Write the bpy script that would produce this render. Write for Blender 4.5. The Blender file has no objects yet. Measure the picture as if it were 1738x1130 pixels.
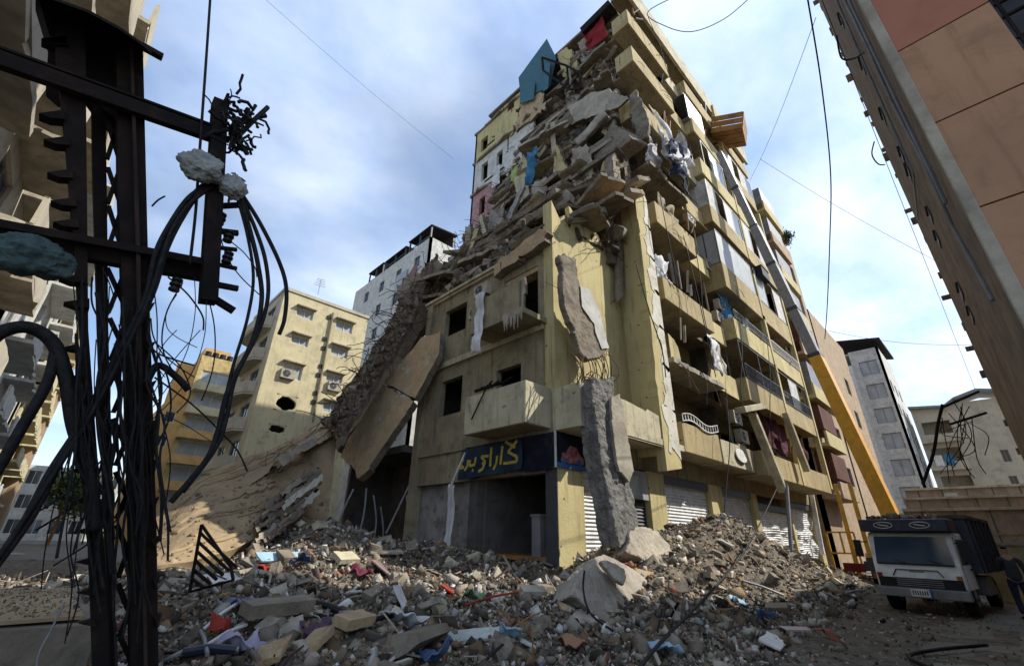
import bpy, bmesh, math, random
import numpy as np
from mathutils import Vector, Matrix, noise
from mathutils.geometry import tessellate_polygon
random.seed(7); RNG = np.random.default_rng(7)
S = bpy.context.scene
COL = S.collection

# ---------------------------------------------------------------- camera (surveyed from the photograph)
F, CX, CY = 755.5, 869.0, 565.0
PITCH = math.atan(347/755.5); ROLL = math.atan(36/1645); AZ = math.radians(46.2); EYE = 1.65
fwd = Vector((math.cos(AZ)*math.cos(PITCH), math.sin(AZ)*math.cos(PITCH), math.sin(PITCH)))
r0 = Vector((math.sin(AZ), -math.cos(AZ), 0)); u0 = r0.cross(fwd)
rgt = r0*math.cos(ROLL) + u0*math.sin(ROLL); upv = u0*math.cos(ROLL) - r0*math.sin(ROLL)
cd = bpy.data.cameras.new('camera'); cam = bpy.data.objects.new('camera', cd); COL.objects.link(cam)
m = Matrix((rgt, upv, -fwd)).transposed().to_4x4(); m.translation = Vector((0, 0, EYE))
cam.matrix_world = m
cd.sensor_width = 36; cd.lens = 36*F/1738; cd.clip_end = 5000; cd.clip_start = .05
S.camera = cam
S.render.resolution_x = 1024; S.render.resolution_y = 665

def P(px, py, ax, val):
    """world point on the plane ax=val that was surveyed at this place of the photograph"""
    r = rgt*(px-CX) + upv*(CY-py) + fwd*F
    i = 'xyz'.index(ax); t = (val-(EYE if i == 2 else 0))/r[i]
    return Vector((0, 0, EYE)) + r*t

# ---------------------------------------------------------------- sky, sun, exposure
SUN_A = math.radians(-41); SUN_E = math.radians(42)
sd = Vector((math.cos(SUN_E)*math.cos(SUN_A), math.cos(SUN_E)*math.sin(SUN_A), math.sin(SUN_E)))
W = bpy.data.worlds.new('World'); S.world = W; W.use_nodes = True
nt = W.node_tree; nt.nodes.clear()
def N(t, typ, **kw):
    n = t.nodes.new(typ)
    for k, v in kw.items(): setattr(n, k, v)
    return n
sky = N(nt, 'ShaderNodeTexSky', sky_type='NISHITA', sun_disc=False, sun_elevation=SUN_E, sun_rotation=math.atan2(sd.x, sd.y))
sky.air_density = 1.0; sky.dust_density = .3; sky.ozone_density = 2.6
tc = N(nt, 'ShaderNodeTexCoord'); sep = N(nt, 'ShaderNodeSeparateXYZ'); nt.links.new(tc.outputs['Generated'], sep.inputs[0])
add = N(nt, 'ShaderNodeMath', operation='ADD'); add.inputs[1].default_value = .22; nt.links.new(sep.outputs[2], add.inputs[0])
mx = N(nt, 'ShaderNodeMath', operation='MAXIMUM'); mx.inputs[1].default_value = .12; nt.links.new(add.outputs[0], mx.inputs[0])
cmb = N(nt, 'ShaderNodeCombineXYZ')
for i in (0, 1):
    d = N(nt, 'ShaderNodeMath', operation='DIVIDE'); nt.links.new(sep.outputs[i], d.inputs[0]); nt.links.new(mx.outputs[0], d.inputs[1]); nt.links.new(d.outputs[0], cmb.inputs[i])
mp = N(nt, 'ShaderNodeMapping'); mp.inputs['Rotation'].default_value = (0, 0, .5); mp.inputs['Scale'].default_value = (1.0, 1.25, 1); mp.inputs['Location'].default_value = (3.3, 1.2, 0)
nt.links.new(cmb.outputs[0], mp.inputs[0])
n1 = N(nt, 'ShaderNodeTexNoise'); n1.inputs['Scale'].default_value = 1.15; n1.inputs['Detail'].default_value = 7; n1.inputs['Roughness'].default_value = .47; n1.inputs['Distortion'].default_value = .15
n2 = N(nt, 'ShaderNodeTexNoise'); n2.inputs['Scale'].default_value = 3.2; n2.inputs['Detail'].default_value = 8; n2.inputs['Roughness'].default_value = .6
nt.links.new(mp.outputs[0], n1.inputs[0]); nt.links.new(mp.outputs[0], n2.inputs[0])
mr = N(nt, 'ShaderNodeMapRange'); mr.interpolation_type = 'SMOOTHSTEP'; mr.inputs[1].default_value = .33; mr.inputs[2].default_value = .66; mr.inputs[3].default_value = .30; mr.inputs[4].default_value = .86
nt.links.new(n1.outputs[0], mr.inputs[0])
cr = N(nt, 'ShaderNodeValToRGB'); cr.color_ramp.elements[0].position = .3; cr.color_ramp.elements[0].color = (3.9, 5.3, 8.0, 1); cr.color_ramp.elements[1].position = .68; cr.color_ramp.elements[1].color = (6.9, 7.7, 8.9, 1)
nt.links.new(n2.outputs[0], cr.inputs[0])
dt = N(nt, 'ShaderNodeVectorMath', operation='DOT_PRODUCT'); nt.links.new(tc.outputs['Generated'], dt.inputs[0]); dt.inputs[1].default_value = (.30, -.24, -.28)
ad = N(nt, 'ShaderNodeMath', operation='ADD'); ad.use_clamp = True; nt.links.new(dt.outputs['Value'], ad.inputs[0]); nt.links.new(mr.outputs[0], ad.inputs[1])
ad2 = N(nt, 'ShaderNodeMath', operation='ADD'); ad2.use_clamp = True; ad2.inputs[1].default_value = .12; nt.links.new(ad.outputs[0], ad2.inputs[0])
mix = N(nt, 'ShaderNodeMix', data_type='RGBA'); nt.links.new(ad2.outputs[0], mix.inputs[0]); nt.links.new(sky.outputs[0], mix.inputs[6]); nt.links.new(cr.outputs[0], mix.inputs[7])
bg = N(nt, 'ShaderNodeBackground'); bg.inputs[1].default_value = .108; nt.links.new(mix.outputs[2], bg.inputs[0])
wo = N(nt, 'ShaderNodeOutputWorld'); nt.links.new(bg.outputs[0], wo.inputs[0])
sl = bpy.data.lights.new('sun', 'SUN'); sl.energy = 3.8; sl.angle = math.radians(.5); sl.color = (1, .95, .86)
so = bpy.data.objects.new('sun', sl); COL.objects.link(so); so.rotation_euler = sd.to_track_quat('Z', 'Y').to_euler(); so.location = (0, 0, 60)
S.view_settings.view_transform = 'Standard'; S.view_settings.look = 'None'; S.view_settings.gamma = 1; S.view_settings.exposure = .76
S.view_settings.use_curve_mapping = False

# ---------------------------------------------------------------- materials
MATS = {}
def mat(name, base, alt=None, rough=.9, scale=1.2, bump=.25, bscale=14, stain=None, stain_amt=.5, streak=0, spec=.2, metal=0, attr=False, chips=None, chip_th=.62, warm=None, pits=False):
    if name in MATS: return MATS[name]
    M = bpy.data.materials.new(name); M.use_nodes = True; t = M.node_tree; b = t.nodes['Principled BSDF']
    b.inputs['Roughness'].default_value = rough; b.inputs['Specular IOR Level'].default_value = spec; b.inputs['Metallic'].default_value = metal
    geo = N(t, 'ShaderNodeTexCoord'); L = t.links.new
    def nz(sc, det=6, ro=.6, vec=None, dist=0):
        n = N(t, 'ShaderNodeTexNoise'); n.inputs['Scale'].default_value = sc; n.inputs['Detail'].default_value = det; n.inputs['Roughness'].default_value = ro; n.inputs['Distortion'].default_value = dist
        L(vec if vec else geo.outputs['Object'], n.inputs[0]); return n.outputs[0]
    def ramp(x, a, c):
        r = N(t, 'ShaderNodeMapRange'); r.interpolation_type = 'SMOOTHSTEP'; r.inputs[1].default_value = a; r.inputs[2].default_value = c; L(x, r.inputs[0]); return r.outputs[0]
    def mixc(f, a, c, fac=1.0, mode='MIX'):
        x = N(t, 'ShaderNodeMix', data_type='RGBA'); x.blend_type = mode
        if fac != 1.0:
            mm = N(t, 'ShaderNodeMath', operation='MULTIPLY'); mm.inputs[1].default_value = fac; L(f, mm.inputs[0]); f = mm.outputs[0]
        L(f, x.inputs[0])
        for i, v in ((6, a), (7, c)):
            if isinstance(v, tuple): x.inputs[i].default_value = (*v, 1)
            else: L(v, x.inputs[i])
        return x.outputs[2]
    alt = alt or tuple(c*.6 for c in base)
    c = mixc(ramp(nz(scale, 7, .62), .35, .68), base, alt)
    if attr:
        a = N(t, 'ShaderNodeAttribute'); a.attribute_name = 'tint'
        x = N(t, 'ShaderNodeMix', data_type='RGBA'); x.blend_type = 'MULTIPLY'; x.inputs[0].default_value = 1; L(c, x.inputs[6]); L(a.outputs[0], x.inputs[7]); c = x.outputs[2]
    if warm: c = mixc(ramp(nz(.5, 4, .5), .45, .7), c, warm, .7)
    if stain:
        c = mixc(ramp(nz(scale*2.3, 8, .68, dist=.4), .48, .7), c, stain, stain_amt)
    if streak:
        mpp = N(t, 'ShaderNodeMapping'); mpp.inputs['Scale'].default_value = (5, 5, .35); L(geo.outputs['Object'], mpp.inputs[0])
        c = mixc(ramp(nz(1.1, 7, .65, mpp.outputs[0]), .5, .74), c, tuple(x*.3 for x in base), streak)
    hgt = nz(bscale, 8, .65)
    if chips:
        ch = ramp(nz(1.3, 9, .66, dist=.6), chip_th, chip_th+.012)
        c = mixc(ch, c, chips)
        sub = N(t, 'ShaderNodeMath', operation='MULTIPLY_ADD'); sub.inputs[1].default_value = -1.2; L(ch, sub.inputs[0]); L(hgt, sub.inputs[2]); hgt = sub.outputs[0]
    if pits:                                                       # shrapnel marks
        vo = N(t, 'ShaderNodeTexVoronoi'); vo.inputs['Scale'].default_value = 2.1; L(geo.outputs['Object'], vo.inputs[0])
        wob = N(t, 'ShaderNodeMath', operation='MULTIPLY_ADD'); wob.inputs[1].default_value = .13; L(nz(5, 3), wob.inputs[0]); L(vo.outputs['Distance'], wob.inputs[2])
        pm = N(t, 'ShaderNodeMapRange'); pm.inputs[1].default_value = .155; pm.inputs[2].default_value = .135; L(wob.outputs[0], pm.inputs[0])
        c = mixc(pm.outputs[0], c, (.12, .105, .085)); sb2 = N(t, 'ShaderNodeMath', operation='MULTIPLY_ADD'); sb2.inputs[1].default_value = -1.5; L(pm.outputs[0], sb2.inputs[0]); L(hgt, sb2.inputs[2]); hgt = sb2.outputs[0]
    L(c, b.inputs['Base Color'])
    if bump:
        bp = N(t, 'ShaderNodeBump'); bp.inputs['Strength'].default_value = bump; bp.inputs['Distance'].default_value = .05; L(hgt, bp.inputs['Height']); L(bp.outputs[0], b.inputs['Normal'])
    MATS[name] = M; return M
def paint(name, base, rough=.5, metal=0, spec=.4, dirt=.35, scale=3):
    return mat(name, base, tuple(c*.75 for c in base), rough, scale, .05, 30, (.09, .075, .055), dirt, spec=spec, metal=metal)
def mglass(name, col=(.03, .04, .05), rough=.08):
    M = bpy.data.materials.new(name); M.use_nodes = True; b = M.node_tree.nodes['Principled BSDF']
    b.inputs['Base Color'].default_value = (*col, 1); b.inputs['Roughness'].default_value = rough; b.inputs['Specular IOR Level'].default_value = .8
    MATS[name] = M; return M
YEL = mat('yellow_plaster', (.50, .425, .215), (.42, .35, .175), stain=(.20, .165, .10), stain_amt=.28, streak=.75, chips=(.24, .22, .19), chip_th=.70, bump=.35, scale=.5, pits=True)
CREAM = mat('cream_plaster', (.50, .45, .31), (.36, .32, .22), stain=(.13, .11, .08), stain_amt=.5, streak=.8, chips=(.22, .20, .17), chip_th=.65, bump=.4, scale=.7, pits=True)
PARA = mat('ochre_parapet', (.40, .32, .165), (.31, .245, .125), stain=(.16, .13, .085), stain_amt=.35, streak=.8, chips=(.42, .39, .32), chip_th=.71, bump=.35, scale=.5, pits=True)  # browner and darker than the yellow wall plaster
FINW = mat('peeling_white', (.60, .57, .49), (.48, .45, .37), stain=(.2, .17, .12), stain_amt=.5, bump=.4, pits=True)
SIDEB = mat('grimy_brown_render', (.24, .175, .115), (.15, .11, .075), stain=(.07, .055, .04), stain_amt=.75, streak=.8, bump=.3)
TERR = mat('terrace_wall', (.30, .25, .20), (.22, .185, .15), stain=(.12, .1, .08), stain_amt=.6, streak=.6, bump=.3)
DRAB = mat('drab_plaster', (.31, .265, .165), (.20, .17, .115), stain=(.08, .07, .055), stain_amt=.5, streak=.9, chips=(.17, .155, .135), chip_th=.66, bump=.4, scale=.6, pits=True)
CONC = mat('grey_concrete', (.25, .212, .16), (.15, .125, .093), stain=(.07, .06, .05), stain_amt=.6, bump=.7, bscale=9)
CONL = mat('pale_concrete', (.37, .33, .262), (.24, .21, .165), stain=(.14, .12, .09), stain_amt=.5, bump=.5, bscale=8)
RAW = mat('raw_broken_concrete', (.19, .16, .12), (.095, .08, .062), stain=(.24, .17, .09), stain_amt=.5, bump=1.0, bscale=6)
OCHRE = mat('ochre_screed', (.46, .34, .195), (.34, .26, .165), stain=(.33, .17, .085), stain_amt=.7, chips=(.40, .38, .31), chip_th=.6, bump=1.0, bscale=7, scale=1.6)
EARTH = mat('earth_covered_slab', (.36, .265, .15), (.24, .175, .105), stain=(.12, .085, .055), stain_amt=.4, bump=.35, bscale=6, warm=(.24, .18, .11), scale=.6)
DUST = mat('street_dust', (.20, .178, .14), (.12, .107, .085), stain=(.19, .17, .14), stain_amt=.6, bump=.6, bscale=6, scale=.7)
RUB = mat('rubble_stone', (1, 1, 1), (.66, .62, .57), attr=True, bump=.5, bscale=22, scale=4)
SOIL = mat('rubble_fines', (.15, .122, .088), (.07, .058, .043), stain=(.24, .2, .15), stain_amt=.7, bump=1, bscale=7, scale=2.5)
DARKST = mat('dark_steel', (.008, .0075, .0075), (.018, .012, .010), rough=.85, bump=.3, spec=.12, stain=(.05, .03, .02), stain_amt=.4)
BLACKC = mat('black_cable', (.010, .0105, .0115), rough=.7, bump=.3, spec=.2, stain=(.04,.036,.03), stain_amt=.5, scale=8)
RUST = mat('rusty_rebar', (.10, .06, .04), (.05, .035, .025), rough=.85, bump=.2)
GREYM = mat('grey_metal', (.20, .205, .21), (.13, .13, .135), rough=.5, spec=.5, stain=(.08, .06, .05), bump=.1)
WHITEP = paint('white_paint', (.68, .67, .63)); WHITES = paint('white_shutter', (.62, .63, .62), .45, dirt=.45)
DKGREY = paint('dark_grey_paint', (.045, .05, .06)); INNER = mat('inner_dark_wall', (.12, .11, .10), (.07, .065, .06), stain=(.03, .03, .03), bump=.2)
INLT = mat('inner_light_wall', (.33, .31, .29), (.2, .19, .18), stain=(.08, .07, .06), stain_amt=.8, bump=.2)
GLASS = mglass('window_glass'); GLASSL = mat('pale_dusty_pane', (.34,.36,.365), (.26,.275,.28), rough=.45, bump=.02, spec=.35)
YPAINT = paint('crane_yellow', (.72, .36, .015), .4, dirt=.25); BOOMG = paint('boom_grey', (.24, .24, .235), .45)
TEAL = paint('teal_sheet', (.015, .105, .14), .5, dirt=.6); BLUEC = mat('blue_cloth', (.06, .20, .33), (.03, .12, .22), bump=.1); REDC = mat('red_cloth', (.20, .015, .02), (.16, .012, .015), bump=.1)
WHITEC = mat('white_cloth', (.62, .62, .62), (.42, .43, .45), bump=.1); PURP = mat('lilac_cloth', (.36, .33, .42), bump=.1); PINKW = mat('pink_wall', (.42, .24, .24), (.3, .17, .17), stain=(.12, .1, .08), bump=.3)
WHITEW = mat('white_wall', (.55, .54, .50), (.42, .41, .38), stain=(.17, .15, .12), bump=.3, streak=.3)
ORAN = mat('orange_plaster', (.44, .25, .145), (.37, .21, .125), stain=(.22, .14, .09), stain_amt=.6, streak=.45, bump=.12, scale=.6)
REDO = mat('red_plaster', (.40, .17, .11), (.35, .15, .10), stain=(.2, .08, .05), stain_amt=.3, bump=.1, scale=.6)
TAN = mat('tan_plaster', (.38, .28, .18), (.30, .22, .14), stain=(.10, .07, .05), stain_amt=.6, streak=.5, bump=.2)
CREAML = mat('pale_trim', (.42, .37, .29), stain=(.15, .12, .09), bump=.1)
WOODB = mat('brown_wood', (.30, .15, .05), (.18, .09, .03), rough=.7, bump=.3, bscale=20)
CURT = mat('dark_red_curtain', (.07, .012, .018), bump=.1); TOMATO = mat('bright_red', (.26, .035, .022), bump=.1)
GREEN = mat('leaves', (.05, .09, .025), (.09, .12, .035), bump=0)
NAVY = paint('navy_truck', (.012, .017, .035), .4, dirt=.4); CABW = paint('cab_white', (.78, .77, .73), .35, dirt=.18)
RUBBER = mat('tyre_rubber', (.012, .012, .012), bump=.2, rough=.85); BLACKP = mat('black_plastic', (.015, .015, .017), rough=.5, bump=.05)
SKIN = mat('skin', (.35, .2, .13), bump=0, rough=.6); DENIM = mat('dark_jeans', (.025, .03, .05), bump=.1); JACK = mat('dark_jacket', (.04, .042, .048), bump=.15); HAIR = mat('black_hair', (.008, .007, .006), bump=.3)
BANN = mat('navy_banner', (.010, .012, .022), (.018, .022, .035), rough=.8, bump=.05, spec=.08, stain=(.05,.045,.035), stain_amt=.4); BANB = mat('blue_banner', (.028, .06, .085), (.016, .022, .05), rough=.8, bump=.03, spec=.08, stain=(.06,.05,.035), stain_amt=.5); YLET = mat('yellow_lettering', (.50, .40, .08), (.36,.29,.06), bump=0, rough=.7, spec=.1, stain=(.12,.1,.04), scale=3)
OBRI = mat('orange_render', (.55, .34, .13), (.45, .28, .11), stain=(.2, .14, .08), stain_amt=.3, bump=.1)
YELL = mat('pale_yellow_render', (.56, .49, .31), (.46, .40, .25), stain=(.2, .18, .13), stain_amt=.5, streak=.5, chips=(.36, .33, .26), chip_th=.66, bump=.3, scale=.5)
BEIGE = mat('beige_render', (.48, .43, .33), (.38, .34, .26), stain=(.2, .17, .13), stain_amt=.4, streak=.4, bump=.2, scale=.5)
BAG = mat('grey_plastic_bag', (.26, .28, .26), (.13, .14, .13), rough=.45, spec=.5, bump=.6, bscale=20); BAGT = mat('teal_plastic_bag', (.05, .09, .09), (.03, .05, .05), rough=.45, bump=.6, bscale=16)

# ---------------------------------------------------------------- mesh helpers
class B:
    def __init__(s): s.v = []; s.f = []; s.mi = []; s.m = 0
    def add(s, vs, fs):
        o = len(s.v); s.v += [tuple(v) for v in vs]; s.f += [tuple(i+o for i in f) for f in fs]; s.mi += [s.m]*len(fs)
    def box(s, x0, x1, y0, y1, z0, z1):
        s.add([(x0,y0,z0),(x1,y0,z0),(x1,y1,z0),(x0,y1,z0),(x0,y0,z1),(x1,y0,z1),(x1,y1,z1),(x0,y1,z1)],
              [(3,2,1,0),(4,5,6,7),(0,1,5,4),(1,2,6,5),(2,3,7,6),(3,0,4,7)])
    def bar(s, p, q, w, h=None, up=Vector((0,0,1))):
        p = Vector(p); q = Vector(q); h = h or w; d = (q-p).normalized()
        if abs(d.dot(up)) > .97: up = Vector((1,0,0))
        a = d.cross(up).normalized()*w/2; c = a.normalized().cross(d)*h/2
        s.add([p-a-c,p+a-c,p+a+c,p-a+c,q-a-c,q+a-c,q+a+c,q-a+c], [(3,2,1,0),(4,5,6,7),(0,1,5,4),(1,2,6,5),(2,3,7,6),(3,0,4,7)])
    def tube(s, pts, r, n=6):
        pts = [Vector(p) for p in pts]; rings = []; o = len(s.v); a = None
        for i, p in enumerate(pts):
            d = (pts[min(i+1, len(pts)-1)]-pts[max(i-1, 0)]).normalized()
            if a is None: a = d.cross(Vector((.3,.2,1)) if abs(d.z) < .9 else Vector((1,.1,0))).normalized()
            else: a = (a-d*a.dot(d)).normalized()
            c = d.cross(a); rr = r[i] if isinstance(r, (list, tuple)) else r
            s.v += [tuple(p+(a*math.cos(k*2*math.pi/n)+c*math.sin(k*2*math.pi/n))*rr) for k in range(n)]
        k0 = len(s.f)
        for i in range(len(pts)-1):
            for k in range(n): s.f.append((o+i*n+k, o+i*n+(k+1)%n, o+(i+1)*n+(k+1)%n, o+(i+1)*n+k))
        s.f.append(tuple(o+k for k in reversed(range(n)))); e = o+(len(pts)-1)*n; s.f.append(tuple(e+k for k in range(n)))
        s.mi += [s.m]*(len(s.f)-k0)
    def prism(s, poly, tv):
        poly = [Vector(p) for p in poly]; tv = Vector(tv); n = len(poly)
        nr = Vector((0,0,0))
        for i in range(n): nr += poly[i].cross(poly[(i+1)%n])
        if nr.dot(tv) > 0: poly.reverse()
        tris = tessellate_polygon([poly]); fs = []
        for t in tris:
            a, b, c = (poly[i] for i in t); nn = (b-a).cross(c-a)
            t = t if nn.dot(tv) <= 0 else t[::-1]
            fs.append(tuple(t)); fs.append(tuple(i+n for i in t[::-1]))
        for i in range(n): j = (i+1) % n; fs.append((j, i, i+n, j+n))
        s.add(poly+[p+tv for p in poly], fs)
    def disc(s, c, ax, r, h, n=20, ry=None):
        c = Vector(c); ax = Vector(ax).normalized(); a = ax.cross(Vector((0,0,1)) if abs(ax.z) < .9 else Vector((1,0,0))).normalized(); b = ax.cross(a); ry = ry or r
        s.prism([c+a*math.cos(i*2*math.pi/n)*r+b*math.sin(i*2*math.pi/n)*ry for i in range(n)], ax*h)
    def grid(s, pts):
        o = len(s.v); R = len(pts); C = len(pts[0])
        for row in pts: s.v += [tuple(p) for p in row]
        k0 = len(s.f)
        for i in range(R-1):
            for j in range(C-1): a = o+i*C+j; s.f.append((a, a+1, a+C+1, a+C))
        s.mi += [s.m]*(len(s.f)-k0)
    def mesh(s, name, mats):
        me = bpy.data.meshes.new(name); me.from_pydata(s.v, [], s.f)
        for mm in (mats if isinstance(mats, (list, tuple)) else [mats]): me.materials.append(mm)
        if any(s.mi): me.polygons.foreach_set('material_index', s.mi)
        me.update(); return me
    def build(s, name, mats, parent=None, smooth=False, bevel=0):
        me = s.mesh(name, mats)
        if smooth: me.polygons.foreach_set('use_smooth', [True]*len(me.polygons))
        o = bpy.data.objects.new(name, me); COL.objects.link(o)
        if parent: o.parent = parent
        if bevel:
            bv = o.modifiers.new('bevel', 'BEVEL'); bv.width = bevel; bv.segments = 2; bv.limit_method = 'ANGLE'
        return o
def tag(o, label, cat, group=None):
    o['label'] = label; o['category'] = cat
    if group: o['group'] = group
    return o
def struct(o): o['kind'] = 'structure'; return o
def stuff(o): o['kind'] = 'stuff'; return o
def thing(name, label, cat, loc=(0,0,0), group=None):
    o = bpy.data.objects.new(name, None); o.empty_display_size = .3; COL.objects.link(o)
    o.location = loc; tag(o, label, cat, group)
    return o
def part(b, name, mats, parent, **kw):
    """vertices are in world space; the parent empty stands at its base"""
    o = b.build(name, mats, None, **kw); o.parent = parent
    o.matrix_parent_inverse = Matrix.Translation(-world_loc(parent))
    return o
def world_loc(o):
    l = Vector(o.location)
    if o.parent: l = l+world_loc(o.parent)*0
    return l if o.type == 'EMPTY' else Vector((0,0,0))
def sub(b, name, mats, parent, **kw):
    o = b.build(name, mats, None, **kw); o.parent = parent; return o      # parent is a mesh whose origin is already in place
def fbm(p, o=4, k=2.1):
    a = 0; w = 1; t = 0
    for i in range(o): a += noise.noise(p)*w; t += w; p = p*k; w *= .52
    return a/t
def jag(poly, amp=.06, step=.35, seed=0, keep=()):
    r = random.Random(seed); out = []; n = len(poly)
    nr = Vector((0,0,0))
    for i in range(n): nr += Vector(poly[i]).cross(Vector(poly[(i+1)%n]))
    nr.normalize()
    for i in range(n):
        a = Vector(poly[i]); b = Vector(poly[(i+1)%n]); d = b-a; L = d.length; out.append(a)
        if i in keep or L < step*1.2: continue
        e = d.cross(nr).normalized(); ts_ = sorted(r.uniform(.04, .96) for _ in range(max(2, int(L/step*1.3)))); w = 0
        for t in ts_:                                              # straight runs, small steps and the odd deep bite
            w = w*.5+r.gauss(0, amp)*.7; out.append(a+d*t+e*(w+(r.choice((-1, 1))*amp*2.2 if r.random() < .1 else 0)))
    return out
def slab(name, poly, tv, mats, label=None, cat='slab', group=None, amp=.06, step=.35, seed=1, keep=(), parent=None, rebar=0):
    b = B(); pl = jag(poly, amp, step, seed, keep); tv = Vector(tv); b.prism(pl, tv)
    ms = mats if isinstance(mats, list) else [mats]
    if len(ms) > 1:                       # broken edge faces take the second material
        n2 = len(pl); b.mi = [1 if len(f) == 4 else 0 for f in b.f]
    if parent: return part(b, name, ms, parent)
    o = b.build(name, ms)
    if label: tag(o, label, cat, group)
    if rebar:
        r = random.Random(seed); c = sum((Vector(p) for p in poly), Vector())/len(poly); rb = B()
        for i in range(rebar):
            k = r.randrange(len(pl)); p = pl[k]+tv*.5; d = (p-c).normalized(); pts = [p-d*.15]
            for j in range(5):
                d = (d+Vector((r.gauss(0,.25), r.gauss(0,.25), r.gauss(-.12,.2)))).normalized(); pts.append(pts[-1]+d*r.uniform(.1,.22))
            rb.tube(pts, .011, 5)
        stuff(sub(rb, 'rebar', RUST, o))
    return o
def wall_grid(b, o, u, n, W, z0, z1, ops, th, topfn=None):
    """wall from origin o along u, outward normal n, openings (u0,u1,z0,z1) cut clean through, thickness th behind the face"""
    o = Vector(o); u = Vector(u).normalized(); n = Vector(n).normalized()
    us = sorted({0, W, *[min(max(v, 0), W) for q in ops for v in q[:2]]}); zs = sorted({z0, z1, *[min(max(v, z0), z1) for q in ops for v in q[2:4]]})
    nu, nz_ = len(us)-1, len(zs)-1
    def solid(i, j):
        if i < 0 or j < 0 or i >= nu or j >= nz_: return False
        cu = (us[i]+us[i+1])/2; cz = (zs[j]+zs[j+1])/2
        return not any(q[0] < cu < q[1] and q[2] < cz < q[3] for q in ops)
    def pt(i, j, k): return Vector((0,0,zs[j]))+Vector((o.x, o.y, 0))+u*us[i]-n*(th*k)
    flip = u.cross(Vector((0,0,1))).dot(n) < 0
    def q(a, bb, c, d):
        b.add([a,bb,c,d], [(0,1,2,3) if not flip else (3,2,1,0)])
    for i in range(nu):
        for j in range(nz_):
            if not solid(i, j): continue
            q(pt(i,j,0), pt(i+1,j,0), pt(i+1,j+1,0), pt(i,j+1,0)); q(pt(i+1,j,1), pt(i,j,1), pt(i,j+1,1), pt(i+1,j+1,1))
            if not solid(i-1,j): q(pt(i,j,1), pt(i,j,0), pt(i,j+1,0), pt(i,j+1,1))
            if not solid(i+1,j): q(pt(i+1,j,0), pt(i+1,j,1), pt(i+1,j+1,1), pt(i+1,j+1,0))
            if not solid(i,j-1): q(pt(i,j,1), pt(i+1,j,1), pt(i+1,j,0), pt(i,j,0))
            if not solid(i,j+1): q(pt(i,j+1,0), pt(i+1,j+1,0), pt(i+1,j+1,1), pt(i,j+1,1))
def catmull(pts, k=8):
    pts = [Vector(p) for p in pts]; out = []
    for i in range(len(pts)-1):
        a = pts[max(i-1,0)]; b = pts[i]; c = pts[i+1]; d = pts[min(i+2, len(pts)-1)]
        for j in range(k):
            t = j/k; out.append(.5*((2*b)+(c-a)*t+(2*a-5*b+4*c-d)*t*t+(3*b-a-3*c+d)*t**3))
    out.append(pts[-1]); return out

TEX = {}
def rough(o, vox=.05, amt=.06, size=.35):
    """break up a clean prism: voxel remesh + rock-like displacement"""
    if size not in TEX:
        t = bpy.data.textures.new('crumble', 'CLOUDS'); t.noise_scale = size; t.noise_depth = 5; TEX[size] = t
    r_ = o.modifiers.new('remesh', 'REMESH'); r_.mode = 'VOXEL'; r_.voxel_size = vox; r_.use_smooth_shade = False
    d = o.modifiers.new('crumble', 'DISPLACE'); d.texture = TEX[size]; d.strength = amt; d.mid_level = .5; d.texture_coords = 'GLOBAL'
    return o
# rubble chunks: 26 convex templates, scattered by numpy into one mesh
def chunk_template(seed, kind):
    r = random.Random(seed); bm = bmesh.new()
    sx, sy, sz = [(1,.75,.55), (1,.66,.17), (1,.17,.11), (1,.85,.07), (1,.8,.6)][kind]
    if kind == 4:                                                  # wedge shaped shard
        for q in ((-1,-1,-1),(1,-1,-1),(r.uniform(-.6,.8),1,-1),(-1,-1,r.uniform(-.2,.8)),(r.uniform(0,1),-1,r.uniform(.2,1)),(r.uniform(-.5,.5),r.uniform(-.2,.8),1)):
            bm.verts.new((q[0]*sx*.5, q[1]*sy*.5, q[2]*sz*.5))
    else:
        cut = r.randrange(8)
        for i in range(8):
            p = Vector(((i & 1)*2-1, (i >> 1 & 1)*2-1, (i >> 2 & 1)*2-1))
            if i == cut and kind < 2:                              # one corner broken off
                for ax in range(3):
                    q = p.copy(); q[ax] *= r.uniform(-.3, .4); bm.verts.new((q.x*sx*.5, q.y*sy*.5, q.z*sz*.5))
                continue
            p = Vector([c*r.uniform(.74, 1.06) for c in p]); bm.verts.new((p.x*sx*.5, p.y*sy*.5, p.z*sz*.5))
    g = bmesh.ops.convex_hull(bm, input=bm.verts); bmesh.ops.delete(bm, geom=[e for e in g['geom_interior'] if isinstance(e, bmesh.types.BMVert)], context='VERTS')
    bmesh.ops.triangulate(bm, faces=bm.faces); bm.verts.ensure_lookup_table(); bm.normal_update()
    v = np.array([q.co[:] for q in bm.verts]); f = np.array([[q.index for q in fc.verts] for fc in bm.faces]); bm.free(); return v, f
TPL = [chunk_template(i, [0,1,4,1,3,2,4,1][i % 8]) for i in range(32)]
PAL = [(.29,.25,.195)]*6+[(.17,.142,.108)]*5+[(.42,.38,.31)]*5+[(.23,.16,.095)]*5+[(.09,.075,.06)]*5+[(.48,.44,.36)]*2+[(.24,.15,.11)]+[(.62,.61,.58)]*2+[(.24,.18,.12)]
def rand_rots(n, tilt=1.0):
    q = RNG.normal(size=(n,4)); q[:,0] += (1-tilt)*6; q /= np.linalg.norm(q, axis=1)[:,None]; w,x,y,z = q.T
    return np.stack([1-2*(y*y+z*z),2*(x*y-z*w),2*(x*z+y*w),2*(x*y+z*w),1-2*(x*x+z*z),2*(y*z-x*w),2*(x*z-y*w),2*(y*z+x*w),1-2*(x*x+y*y)],1).reshape(n,3,3)
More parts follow.
